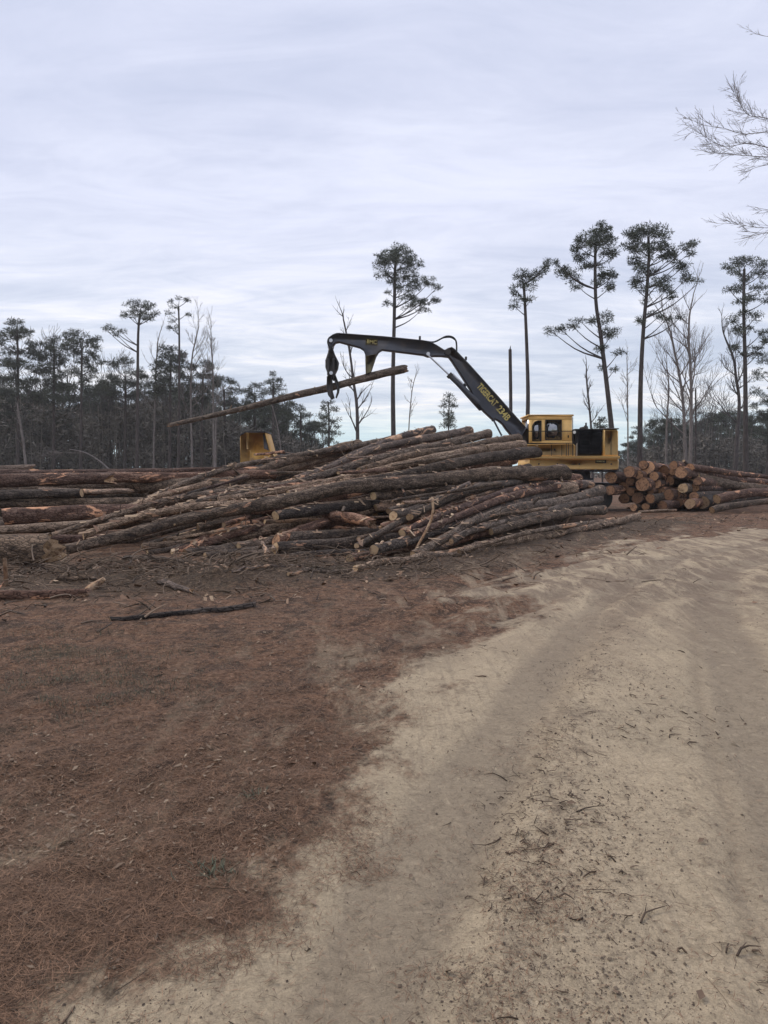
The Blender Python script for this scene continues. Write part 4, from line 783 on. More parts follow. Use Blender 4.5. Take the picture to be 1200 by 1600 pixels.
    m_ = MB(); bx(m_, 827.6, 655, 828.2, 686, Y0 + .08, Y1 - .08, bev=0); sub('window', m_, M['glass'], cab)
    # operator seat silhouette inside
    m_ = MB(); bx(m_, 866, 672, 870, 694, LY + .7, LY + 1.2, bev=.04); bx(m_, 858, 690, 868, 694, LY + .65, LY + 1.25, bev=.03); sub('operator_seat', m_, M['rubber'], cab)
    # hand rails round the cab
    mb = MB()
    for yy_, x0, x1 in ((673.8, 826, 901), (692.6, 821, 901)):
        mb.tube([(*at(x0, yy_, LY)[:1], LY - .04, at(x0, yy_, LY)[2]), (at(x1, yy_, LY)[0], LY - .04, at(x1, yy_, LY)[2])], .018, 6)
    for xx, ya, yb in ((894.5, 652, 712), (899.5, 673, 712), (887.5, 692, 712), (884.5, 692, 712)):
        mb.tube([(at(xx, ya, LY)[0], LY - .04, at(xx, ya, LY)[2]), (at(xx, yb, LY)[0], LY - .04, at(xx, yb, LY)[2])], .014, 6)
    mb.build('handrail', M['rubber'], root)
    mb = MB(); bx(mb, 898, 671.5, 903, 712, LY + .3, LY + 1.9, bev=.02); mb.build('rear_cab_panel', M['black'], root)
    mb = MB(); bx(mb, 901.6, 692, 903.4, 712, LY + .1, LY + .25, bev=.01); mb.build('white_post', M['lamp'], root)
    mb = MB(); a = at(896.8, 675.5, LY); mb.tube([(a[0], LY - .08, a[2]), (a[0], LY + .05, a[2])], [.06, .05], 12); mb.build('work_lamp', M['lamp'], root)
    # engine bay with louvred grille, counterweight
    mb = MB(); bx(mb, 904, 671, 944, 712.3, LY + .22, LY + 2.3, bev=.04); eng = mb.build('engine_housing', M['black'], root)
    m_ = MB(); bx(m_, 906, 674, 943, 710, LY + .16, LY + .217, bev=.015)
    for k in range(16): yy_ = 675.5 + k * 2.15; bx(m_, 907, yy_, 942, yy_ + .9, LY + .135, LY + .162, bev=.004)
    sub('grille', m_, M['grille'], eng)
    m_ = MB(); bx(m_, 900, 669.8, 945, 671.6, LY + .12, LY + 2.4, bev=.01); sub('engine_cover', m_, M['rubber'], eng)
    m_ = MB(); bx(m_, 918, 664.8, 922.8, 669.7, LY + .8, LY + 1.3, bev=.04); sub('intake', m_, M['rubber'], eng)
    m_ = MB(); a = at(925, 669.6, LY); m_.tube([(a[0], LY + .9, a[2]), (a[0], LY + .9, a[2] + .13), (a[0] + .02, LY + .9, a[2] + .16)], [.085, .085, .06], 14); m_.tube([(a[0], LY + .9, a[2] + .1), (a[0], LY + .9, a[2] + .28)], .035, 10); sub('exhaust', m_, M['rubber'], eng)
    mb = MB(); mb.prism(pf([(944.4, 712.4), (944.4, 671), (965, 671), (967, 673.5), (967, 712.4)]), LY + .05, LY + 2.45, bev=.05); cw = mb.build('counterweight', M['yellow'], root)
    m_ = MB(); bx(m_, 943.5, 668.9, 967.5, 670.8, LY, LY + 2.5, bev=.02); bx(m_, 948, 667.6, 952.5, 668.9, LY + .6, LY + 1.1, bev=.01); sub('counterweight_cap', m_, M['grapple'], cw)
    # boom
    B0, B1 = LY + .25, LY + .72
    def plate(pts, Ya, Yb, bev=.02): m_ = MB(); m_.prism(pf(pts, Ya), Ya, Yb, bev=bev); return m_
    boom_pts = [(694, 547), (700, 543.5), (706, 541.8), (711, 545), (735, 570), (780, 620), (825, 671), (834, 690), (824, 700), (812, 690), (801, 681.5), (792, 671), (786, 662.5), (780, 657.5), (775.5, 655.4), (769.5, 654.6), (757, 643), (745, 629), (735, 608), (719, 583), (706, 563), (701, 556.5), (694, 553)]
    bo = plate(boom_pts, B0, B1, .025).build('main_boom', M['black'], root)
    m_ = plate([(812, 684), (822, 668), (832, 672), (842, 700), (838, 713), (818, 713)], B0 - .12, B1 + .12, .03); m_.build('boom_foot', M['black'], root)
    # jib (stick) with heel
    S0, S1 = LY + .28, LY + .69
    jib = [(513.5, 527.5), (519, 522.5), (526, 519.8), (543, 520.8), (600, 525), (660, 531), (672, 533), (683, 539), (694, 546), (703, 546), (706, 552), (702, 557.5), (690, 556), (678, 556), (669, 557), (662, 554.3), (640, 551.5), (597, 546.3), (592, 549.5), (588, 556), (579, 583), (571.5, 586.5), (571, 575), (570.5, 553), (568, 546.5), (562, 542.5), (545, 538), (530, 534), (524, 535), (517.5, 543.5), (513.5, 543), (515.5, 536), (511.8, 535)]
    jb = plate(jib, S0, S1, .02).build('jib', M['black'], root)
    m_ = plate([(571.8, 556), (588, 553), (579.5, 581), (572.2, 584)], S0 - .035, S1 + .035, .01); sub('heel_plate', m_, M['dull'], jb)
    m_ = plate([(571.5, 528.5), (590.5, 530), (590, 540), (571, 538.4)], S0 - .012, S1 + .012, .003); pl = sub('badge', m_, M['dull'], jb)
    # pins
    for a_, b_, r_ in ((700, 550, .11), (669, 553, .07), (773, 655, .06), (517, 532, .07), (827, 692, .12)):
        p = at(a_, b_, B0); m_ = MB(); m_.tube([(p[0], B0 - .05, p[2]), (p[0], B1 + .05, p[2])], r_, 14); m_.build('pivot_pin', M['steel'] if r_ == .07 else M['grapple'], root)
    for pts in ([(862, 712), (862, 695), (862.7, 695), (862.7, 712)], [(878, 712), (878, 695), (878.6, 695), (878.6, 712)]):
        m_ = MB(); m_.prism(pf(pts), LY + .07, LY + .079); m_.build('panel_seam', M['rubber'], root)
    m_ = MB(); m_.prism(pf([(955, 711), (955, 673), (955.5, 673), (955.5, 711)]), LY + .038, LY + .049); sub('panel_seam', m_, M['rubber'], cw)
    for xx in (842, 871, 905, 955): m_ = MB(); a = at(xx, 725, LY); m_.tube([(a[0], LY - .015, a[2]), (a[0], LY + .01, a[2])], .03, 8); sub('bolt', m_, M['grapple'], dk)
    for (x0, y0, x1, y1) in ((866, 701, 868.5, 704), (888, 680, 889.5, 684)):
        m_ = MB(); bx(m_, x0, y0, x1, y1, LY + .05, LY + .10, bev=.01); m_.build('door_latch', M['rubber'], root)
    # hydraulic cylinders
    def rod(a, b, r, Y): p, q = at(*a, Y), at(*b, Y); m_ = MB(); m_.tube([p, q], r, 12); return m_
    cy = LY + .48
    cyl = rod((702.5, 586.5), (748, 630), .10, cy - .33).build('hydraulic_cylinder', M['black'], root)
    sub('piston_rod', rod((669.5, 555.5), (704, 588), .034, cy - .33), M['steel'], cyl)
    m_ = rod((701, 585), (704.5, 588.5), .125, cy - .33); sub('gland', m_, M['rubber'], cyl)
    m_ = rod((706.5, 584), (726, 602.5), .04, cy - .33); sub('feed_pipe', m_, M['steel'], cyl); m_ = rod((724, 600.5), (728, 604), .06, cy - .33); sub('fitting', m_, M['rubber'], cyl)
    m_ = plate([(706, 592), (727, 603), (757, 640), (750, 641)], B0 + .08, B1 - .08, .02); 
    sub('cylinder_cradle', m_, M['black'], bo)
    c2 = rod((771, 656), (784, 681), .035, LY + .2).build('lift_rod', M['black'], root)
    # hoses
    for dy, off, r_ in ((.36, 0, .032), (.5, 1.6, .026)):
        pts = [(658, 533), (675, 534.5), (682, 533), (690, 528.8), (697, 525.6 + off), (704, 525.6 + off), (709, 528 + off), (712.5, 533), (713.5, 541), (713.5, 549)]
        q = catmull(np.array(pts, float), 30); m_ = MB(); m_.tube([at(a, b, LY + dy) for a, b in q], r_, 8, ref=np.array([0, 1., 0])); m_.build('hose', M['rubber'], root, True)
    q = catmull(np.array([(531, 521), (521, 523.5), (513.5, 529), (512.3, 536), (515, 543), (518, 550)], float), 20); m_ = MB(); m_.tube([at(a, b, LY + .18) for a, b in q], .03, 8, ref=np.array([0, 1., 0])); m_.build('hose', M['rubber'], root, True)
    q = catmull(np.array([(534, 522), (524, 528), (522, 536), (520, 546), (516, 552)], float), 20); m_ = MB(); m_.tube([at(a, b, LY + .78) for a, b in q], .028, 8, ref=np.array([0, 1., 0])); m_.build('hose', M['rubber'], root, True)
    q = catmull(np.array([(712, 551), (728, 566), (757, 597), (797, 643), (818, 668)], float), 20); m_ = MB(); m_.tube([at(a, b, LY + .235) for a, b in q], .02, 6, ref=np.array([0, 1., 0])); m_.build('pipe_run', M['rubber'], bo and root, True)
    for a_, b_ in ((728, 560.5), (656, 528.5)):
        p = at(a_, b_, LY + .4); m_ = MB(); m_.box(p - [.04, .05, .06], p + [.04, .05, .08], bev=.01); m_.build('hose_clamp', M['grapple'], root)
    # grapple: hanger, rotator housing, two curved tongs closed round the held log
    gp = plate([(513.5, 543), (519.5, 543), (523, 553), (529, 565), (527.5, 575), (523.5, 583), (523.5, 592), (511.5, 592), (511.5, 583), (508.2, 574), (508, 563), (512, 551)], LY + .26, LY + .74, .05).build('grapple', M['grapple'], root)
    m_ = MB(); p = at(516.5, 541, LY + .48)
    th = np.arange(13) * 2 * np.pi / 12; m_.tube([(p[0] + math.cos(t) * .09, LY + .48, p[2] + math.sin(t) * .12) for t in th], .03, 8, False, ref=np.array([0, 1., 0])); sub('shackle', m_, M['steel'], gp)
    m_ = MB(); p = at(517.5, 583, LY + .2); m_.tube([(p[0], LY + .12, p[2]), (p[0], LY + .88, p[2])], .07, 12); sub('pivot', m_, M['steel'], gp)
    for (x_, d_) in ((513, 0), (521, 1)):
        a, b = at(x_, 560, LY + .2), at(x_, 586, LY + .2); m_ = MB(); m_.tube([a, b], .05, 10); m_.tube([b, b + (b - a) * .35], .028, 8); sub('tong_cylinder', m_, M['grapple'], gp)
    for Ya, pts in ((LY + .10, [(510.5, 588), (517, 585), (519.5, 600), (520, 610), (519, 615.5), (522.5, 622), (518, 624.5), (512.5, 617.5), (510, 607)]),
                    (LY + .80, [(512, 588), (518, 585), (520, 600), (520, 612), (523, 622), (519, 624), (513, 617), (511.5, 605)]),
                    (LY + .22, [(519, 588), (524.5, 586), (528, 595), (530.8, 606), (530, 613), (526, 622.5), (524, 621), (526.4, 612.5), (526.2, 606), (523, 597)]),
                    (LY + .68, [(519, 588), (524.5, 586), (528, 595), (530.8, 606), (530, 613), (526, 622.5), (524, 621), (526.4, 612.5), (526.2, 606), (523, 597)])):
        m_ = plate(pts, Ya, Ya + .09, .015); sub('tong', m_, M['grapple'], gp)
    # lettering
    def letters(txt, a, b, hpx, Y, mat, name, parent, xs=1.0):
        cu = bpy.data.curves.new(name, 'FONT'); cu.body = txt; cu.extrude = .006; cu.align_x = 'LEFT'; cu.size = 1; cu.offset = .028
        t = bpy.data.objects.new(name, cu); col.objects.link(t); bpy.context.view_layer.update()
        me = bpy.data.meshes.new_from_object(t.evaluated_get(bpy.context.evaluated_depsgraph_get())); bpy.data.objects.remove(t); me.name = name
        P, Q = at(*a, Y), at(*b, Y); v = Q - P; v[1] = 0; Lw = np.linalg.norm(v); v /= Lw; u = np.array([-v[2], 0, v[0]]) if v[0] > 0 else np.array([v[2], 0, -v[0]])
        co = np.zeros(len(me.vertices) * 3); me.vertices.foreach_get('co', co); co = co.reshape(-1, 3)
        x0, x1 = co[:, 0].min(), co[:, 0].max(); y0, y1 = co[:, 1].min(), co[:, 1].max(); H = hpx / FOC * Y
        W = P + np.outer((co[:, 0] - x0) / (x1 - x0) * Lw, v) + np.outer((co[:, 1] - y0) / (y1 - y0) * H - H / 2, u); W[:, 1] = Y - co[:, 2] 
        W -= np.array(root.location); me.vertices.foreach_set('co', W.astype(np.float32).ravel()); me.materials.clear(); me.materials.append(mat); me.update()
        o = bpy.data.objects.new(name, me); col.objects.link(o); o.parent = parent; return o
    letters('TIGERCAT', (748, 601), (775.5, 632.5), 10.5, B0 - .008, M['gold'], 'lettering', bo)
    letters('234B', (778.5, 635.8), (795, 655), 10.5, B0 - .008, M['gold'], 'lettering', bo)
    letters('BMC', (573.5, 533.3), (588.5, 535), 6.0, S0 - .02, M['gold'], 'lettering', jb)
    letters('TIGERCAT', (931.5, 721), (945.5, 721), 2.6, LY - .02, M['dull'], 'lettering', root)
loader()
# the log in the grapple
hl, HP, _ = log_world(np.array([at(266, 664, 30.5), at(330, 650, 30.5), at(400, 634, 30.48), at(460, 618, 30.46), at(520, 603.5, 30.45), at(580, 588, 30.45), at(632, 576, 30.45)]), .085, .165, 'bark_grey',
    'slim log with a forked splintered end held up in the loader grapple', None, ends=('ragged', 'ragged'), stubs=5, wood='wood')

# ------------------------------------------------------------------ yellow machine behind the pile
def machine():
    Y = 30.0
    def pf(pts, Y_=Y): return [(at(a, b, Y_)[0], at(a, b, Y_)[2]) for a, b in pts]
    c = at(400, 735, Y + 1.5); root = empty('forestry_machine', (c[0], Y + 1.5, ghs(c[0], Y + 1.5)), 'rusty yellow machine hood rising behind the left part of the log pile', 'forestry machine'); z0 = root.location.z
    mb = MB(); mb.prism(pf([(375, 724), (375, 679.5), (384, 674.2), (414.5, 675), (422.5, 705), (432, 718.5), (432, 726)]), Y, Y + 1.5, bev=.03); hd = mb.build('hood', M['yellow_side'], root)
    def sub(name, m_, mat, par): o = m_.build(name, mat, None, origin=np.array(root.location)); o.location = (0, 0, 0); o.parent = par; return o
    m_ = MB(); m_.prism(pf([(385.3, 702), (385.3, 676), (388, 676), (388, 702)]), Y - .05, Y - .002, bev=.01); m_.prism(pf([(390, 722), (389.3, 704), (391.5, 704), (392, 722)]), Y - .04, Y - .002, bev=.01); sub('rib', m_, M['yellow'], hd)
    m_ = MB(); m_.prism(pf([(375, 679), (384, 673.6), (415, 674), (415.4, 676.2), (384, 676), (375.2, 681.5)]), Y - .05, Y + 1.56, bev=.01); sub('top_edge', m_, M['grapple'], hd)
    m_ = MB(); m_.prism(pf([(412.5, 701), (411, 678), (413, 678), (420.5, 704)]), Y - .014, Y - .002); sub('panel_gap', m_, M['grapple'], hd)
    m_ = MB(); m_.prism(pf([(392, 726), (400, 720), (421, 713), (424, 709), (428, 709), (433, 721), (425, 719), (420, 717), (402, 726)]), Y - .16, Y - .052, bev=.02); sub('skirt', m_, M['yellow'], hd)
    mb = MB(); mb.box((c[0] - .9, Y + .1, z0 + .55), (c[0] + 1.6, Y + 1.5, z0 + 1.25), bev=.05); mb.build('chassis', M['grapple'], root)
    for sx in (-.5, 1.2):
        for sy in (Y + .0, Y + 1.7):
            mb = MB(); mb.tube([(c[0] + sx, sy - .2, z0 + .6), (c[0] + sx, sy - .14, z0 + .6), (c[0] + sx, sy + .14, z0 + .6), (c[0] + sx, sy + .2, z0 + .6)], [.5, .6, .6, .5], 26); mb.build('wheel', M['rubber'], root)
machine()

# ------------------------------------------------------------------ trees
def tufts(mb, C, n_each, length, width, spread, tint, r=rng, flat=.5):
    """needle sprays round clump centres C"""
    n = len(C) * n_each; c = np.repeat(C, n_each, 0); tt = np.repeat(tint, n_each)
    d = r.normal(0, 1, (n, 3)); d[:, 2] = d[:, 2] * flat + .25; d /= np.linalg.norm(d, axis=1)[:, None]
    b = c + d * (spread * r.random(n) ** .5)[:, None]; ln = length * r.uniform(.6, 1.3, n)
    d2 = d + r.normal(0, .5, (n, 3)); d2 /= np.linalg.norm(d2, axis=1)[:, None]
    p = np.cross(d2, r.normal(0, 1, (n, 3))); p /= np.linalg.norm(p, axis=1)[:, None] + 1e-9; h = p * (width * r.uniform(.6, 1.4, n) * .5)[:, None]
    v = np.stack([b - h, b + h, b + d2 * ln[:, None]], 1).reshape(-1, 3)
    mb.add(v, t=np.arange(n)[:, None] * 3 + np.arange(3), tint=np.repeat(np.clip(tt + r.normal(0, .12, n), 0, 1), 3))
def blob_points(c, rad, n, r=rng):
    d = r.normal(0, 1, (n, 3)); d /= np.linalg.norm(d, axis=1)[:, None]; return c + d * np.asarray(rad) * (r.random(n) ** .45)[:, None]
def hero_pine(name, label, Y, trunk, dpx, blobs, limbs=None, dens=1.0, leaf='needles', group='tall lone pines', tsize=1.0, cat='pine tree', fill=1.0):
    """trunk: px polyline bottom to top; blobs: (px,py,rx,ry); a limb runs from the trunk to every blob"""
    P = np.array([at(a, b, Y) for a, b in trunk]); base = P[0].copy(); base[2] = ghs(base[0], Y) if Y < 60 else 0.; 
    base[0] = P[0][0] + (P[0][0] - P[1][0]) / max(.1, (P[1][2] - P[0][2])) * (P[0][2] - base[2]); P = np.vstack([base - [0, 0, .2], P])
    P = catmull(P, 26); rad = np.linspace(dpx[0], dpx[1], 26) / FOC * Y / 2; root = empty(name, base, label, cat, group)
    ppx = Y / FOC; mb = MB(); mb.tube(P, rad, 8, True, tint=.5); cm = MB()
    for bl in blobs:
        bx_, by_, rx, ry = bl[:4]; c = at(bx_, by_, Y); dep = random.uniform(-1, 1) * min(rx * ppx * 1.2, 1.6); c[1] += dep
        # limb
        low = P[P[:, 2] < c[2] + .2]; j = len(low) - 1; dx = abs(P[min(j, 25)][0] - c[0]); zt = c[2] - min(dx * .55 + .3, 4); i = int(np.argmin(np.abs(P[:, 2] - max(zt, P[2][2])))); s = P[i]
        m1 = s * .5 + c * .5 + np.array([0, 0, -.12 * dx + .1]); q = catmull(np.array([s, m1, c + [0, 0, .05]]), 7); lr = max(.02, min(rad[i] * .5, .028 * np.linalg.norm(c - s) ** .6 + .015))
        mb.tube(q, np.linspace(lr, .015, 7), 5, False, tint=.5)
        n = max(3, int(fill * dens * rx * ry * .112)); pts = blob_points(c, (rx * ppx, max(rx, ry) * ppx * .9, ry * ppx), n)
        for p in pts[:max(2, n // 4)]: mb.tube([q[5], (q[5] + p) / 2 + [0, 0, -.05], p], [.025, .018, .01], 3, False, tint=.5)
        tufts(cm, pts, 38, .25 * tsize, .058 * tsize, .28 * tsize, rng.random(n) * .9, flat=.55)
    mb.build('trunk', M['trunk'], root, True); cm.build('crown', M[leaf], root); return root
def branchy(mb, p, d, L_, r, depth, rr, up=.12, spread=.6, sides=4, minr=.006, kids=(2, 4), tw=None):
    n = 5; pts = [np.array(p, float)]; d = np.array(d, float); d /= np.linalg.norm(d)
    for i in range(n - 1):
        d = d + np.array([rr.gauss(0, .10), rr.gauss(0, .10), rr.gauss(0, .08) + up * .3]); d /= np.linalg.norm(d); pts.append(pts[-1] + d * L_ / (n - 1))
    rad = np.maximum(np.linspace(r, r * .5, n), minr); mb.tube(pts, rad, sides if r > .02 else 3, False, tint=.5)
    if depth <= 0: return
    for k in range(rr.randint(*kids)):
        i = rr.randint(1, n - 1); a = np.array([rr.gauss(0, 1), rr.gauss(0, 1), rr.gauss(0, 1)]); a -= d * (a @ d); a /= np.linalg.norm(a) + 1e-9
        nd = d + a * spread * rr.uniform(.6, 1.3); branchy(mb, pts[i], nd, L_ * rr.uniform(.5, .78), max(r * rr.uniform(.4, .6), minr), depth - 1, rr, up, spread, sides, minr, kids)
    branchy(mb, pts[-1], d, L_ * .7, max(r * .5, minr), depth - 1, rr, up, spread, sides, minr, kids)
def bare_tree(label, Y, trunk, dpx, H=None, seed=1, depth=4, mat='bare', group='leafless trees', spread=.55, nb=9, bl=.28, start=.35, minr=.010, name='bare_tree', up=.25, kids=(2, 3)):
    rr = random.Random(seed); P = np.array([at(a, b, Y) for a, b in trunk]); base = P[0].copy(); base[2] = ghs(base[0], Y) if Y < 60 else 0.; P = np.vstack([base - [0, 0, .2], P[1:] if P[0][2] < base[2] + .5 else P])
    P = catmull(P, 22); rad = np.maximum(np.linspace(dpx[0], dpx[1], 22) / FOC * Y / 2, minr); root = empty(name, base, label, 'leafless tree', group)
    mb = MB(); mb.tube(P, rad, 7, True, tint=.5); mb.build('trunk', M[mat], root, True); cm = MB(); Ht = P[-1][2] - P[0][2]
    for k in range(nb):
        i = int(22 * (start + (1 - start) * k / nb)); i = min(i, 20); a = rr.uniform(0, 6.28); nd = np.array([math.cos(a), math.sin(a) * .7, rr.uniform(.5, 1.3)])
        branchy(cm, P[i], nd, Ht * bl * rr.uniform(.5, 1) * (1.15 - i / 26), max(rad[i] * .5, minr), depth - 1, rr, up, spread, 4, minr, kids)
    branchy(cm, P[-1], P[-1] - P[-2], Ht * bl * .5, rad[-1], depth - 1, rr, up, spread, 4, minr, kids)
    cm.build('crown', M[mat], root); return root

# the tall lone pines against the sky
hero_pine('pine_tree', 'tall lone pine with a round top standing behind the loader jib', 75, [(615, 700), (614, 600), (616, 500), (617, 430), (619, 395)], (8.5, 4),
  [(622, 396, 26, 13), (603, 404, 20, 12), (643, 408, 17, 12), (620, 413, 30, 13), (600, 424, 16, 9), (636, 425, 24, 11), (650, 434, 14, 8), (612, 437, 12, 8), (648, 449, 18, 8), (672, 444, 16, 8), (685, 449, 8, 4), (625, 452, 12, 7), (632, 468, 16, 7), (656, 470, 20, 8), (676, 466, 13, 6), (608, 476, 9, 5), (640, 481, 16, 5), (660, 483, 12, 5), (604, 455, 6, 4), (594, 413, 10, 7), (625, 386, 16, 6)], dens=1.0)
hero_pine('pine_tree', 'slender pine with a thin lopsided crown nearest the loader cab', 66, [(823, 700), (825, 620), (823, 540), (820, 470), (818, 445)], (8, 4),
  [(812, 432, 13, 8), (830, 430, 16, 9), (845, 424, 12, 6), (858, 410, 10, 6), (853, 420, 8, 6), (822, 445, 14, 9), (806, 455, 9, 10), (803, 478, 7, 10), (832, 450, 7, 6), (816, 468, 10, 7), (829, 470, 6, 4)], dens=.85)
hero_pine('pine_tree', 'leaning pine with a long lone limb low on its left side', 65, [(958, 690), (948, 600), (938, 520), (931, 470), (930, 400), (932, 370)], (9.5, 4),
  [(932, 365, 18, 10), (915, 378, 20, 11), (944, 374, 16, 12), (903, 385, 12, 10), (930, 388, 26, 11), (947, 398, 14, 10), (908, 400, 14, 9), (928, 412, 20, 8), (882, 424, 15, 8), (868, 414, 8, 5), (955, 404, 8, 6), (948, 425, 12, 7), (896, 432, 12, 7), (903, 448, 9, 5), (950, 452, 12, 8), (936, 440, 10, 6), (958, 432, 6, 4), (947, 428, 12, 8), (858, 517, 10, 5), (876, 514, 12, 5), (893, 508, 12, 6), (905, 500, 7, 4), (924, 503, 9, 6), (950, 492, 11, 6), (944, 503, 8, 5), (962, 517, 9, 6), (952, 528, 9, 5), (948, 520, 8, 8), (964, 554, 9, 5), (943, 545, 8, 6), (942, 575, 7, 5), (958, 580, 6, 5), (935, 545, 5, 4), (888, 426, 10, 6)], dens=1.0)
hero_pine('pine_tree', 'tallest pine with wide drooping branches on its right side', 64, [(1000, 690), (1001, 600), (1005, 520), (1011, 450), (1014, 400), (1013, 370)], (9.5, 4),
  [(1005, 360, 22, 11), (985, 370, 14, 11), (1025, 368, 18, 12), (998, 380, 20, 12), (1035, 385, 12, 8), (1015, 392, 24, 10), (1052, 393, 14, 8), (1070, 388, 15, 8), (1082, 393, 6, 7), (1005, 402, 18, 8), (1032, 402, 12, 7), (1048, 403, 12, 6), (1066, 420, 14, 7), (1080, 432, 13, 8), (1092, 442, 7, 5), (1000, 424, 12, 8), (1020, 425, 14, 6), (1000, 438, 14, 8), (1025, 445, 18, 8), (1045, 450, 14, 8), (1053, 462, 9, 5), (1010, 455, 10, 5), (992, 448, 7, 5), (1028, 495, 10, 4), (1044, 498, 12, 4), (1062, 498, 8, 4), (1019, 490, 5, 4), (1004, 500, 5, 4), (998, 503, 5, 4), (1010, 470, 5, 5), (1062, 412, 10, 6)], dens=1.0)
hero_pine('pine_tree', 'dark pine at the right picture edge with clumps all the way down', 72, [(1165, 760), (1165, 650), (1164, 560), (1162, 480), (1163, 420)], (9, 4),
  [(1165, 405, 18, 9), (1147, 413, 13, 9), (1180, 415, 14, 10), (1150, 425, 12, 7), (1190, 428, 14, 9), (1170, 432, 16, 8), (1135, 453, 9, 5), (1158, 450, 12, 9), (1185, 450, 14, 8), (1172, 468, 14, 8), (1155, 475, 12, 8), (1195, 470, 12, 8), (1160, 490, 10, 7), (1148, 500, 10, 8), (1178, 497, 12, 8), (1150, 518, 11, 8), (1143, 515, 9, 6), (1172, 515, 8, 6), (1190, 520, 12, 8), (1150, 540, 11, 7), (1200, 535, 12, 9), (1180, 545, 10, 6), (1188, 552, 14, 8), (1160, 555, 8, 6)], dens=.95)
hero_pine('pine_tree', 'bushy pine cut off by the right picture edge below the dark one', 82, [(1200, 760), (1203, 650), (1205, 560)], (9, 4),
  [(1205, 560, 18, 12), (1190, 585, 13, 9), (1210, 600, 20, 14), (1183, 612, 12, 7), (1198, 625, 18, 10), (1178, 635, 12, 7), (1195, 650, 22, 12), (1170, 668, 14, 8), (1200, 680, 24, 14), (1225, 590, 16, 16), (1230, 640, 20, 20)], dens=1.0)
hero_pine('pine_tree', 'umbrella pine with a side tuft rising above the left wood', 84, [(214, 700), (215, 600), (216, 520), (219, 490)], (6, 3.5),
  [(219, 473, 20, 6), (205, 480, 14, 6), (233, 481, 16, 6), (200, 492, 10, 6), (222, 488, 20, 8), (243, 490, 8, 5), (212, 497, 16, 6), (177, 514, 12, 5), (192, 520, 10, 5), (165, 514, 5, 3), (186, 525, 10, 4), (230, 497, 12, 5)], dens=1.0)
hero_pine('pine_tree', 'thin sparse pine with ragged twigs beside the umbrella pine', 86, [(279, 700), (280, 600), (280, 520), (279, 480)], (5, 2.5),
  [(280, 466, 14, 4), (292, 469, 8, 4), (268, 472, 7, 4), (278, 482, 9, 5), (262, 488, 8, 4), (290, 490, 7, 4), (270, 500, 9, 4), (275, 515, 14, 5), (265, 510, 8, 4)], dens=.55)
hero_pine('young_pine', 'small ragged pine below the grapple', 78, [(514, 720), (514, 660), (513, 628)], (4, 2),
  [(512, 628, 10, 5), (505, 640, 12, 5), (520, 641, 11, 5), (510, 652, 14, 6), (522, 660, 12, 6), (503, 664, 10, 5), (512, 676, 14, 7), (526, 678, 9, 5), (500, 652, 8, 4), (515, 692, 12, 6), (530, 668, 6, 4)], dens=.95, group='small pines', cat='young pine')
hero_pine('young_pine', 'small conifer poking above the log pile top', 70, [(701, 700), (701, 660), (702, 620)], (3, 1.5),
  [(703, 619, 7, 3), (700, 628, 8, 4), (704, 636, 9, 4), (698, 645, 10, 5), (703, 655, 11, 6), (700, 665, 12, 6), (694, 636, 5, 3)], dens=1.2, group='small pines', cat='young pine')
hero_pine('young_pine', 'small conifer behind the engine housing of the loader', 72, [(940, 720), (938, 680), (937, 655)], (3, 1.5),
  [(937, 654, 9, 4), (945, 660, 9, 4), (930, 664, 8, 4), (942, 670, 12, 5), (925, 672, 7, 4), (950, 668, 7, 3)], dens=.9, group='small pines', cat='young pine')
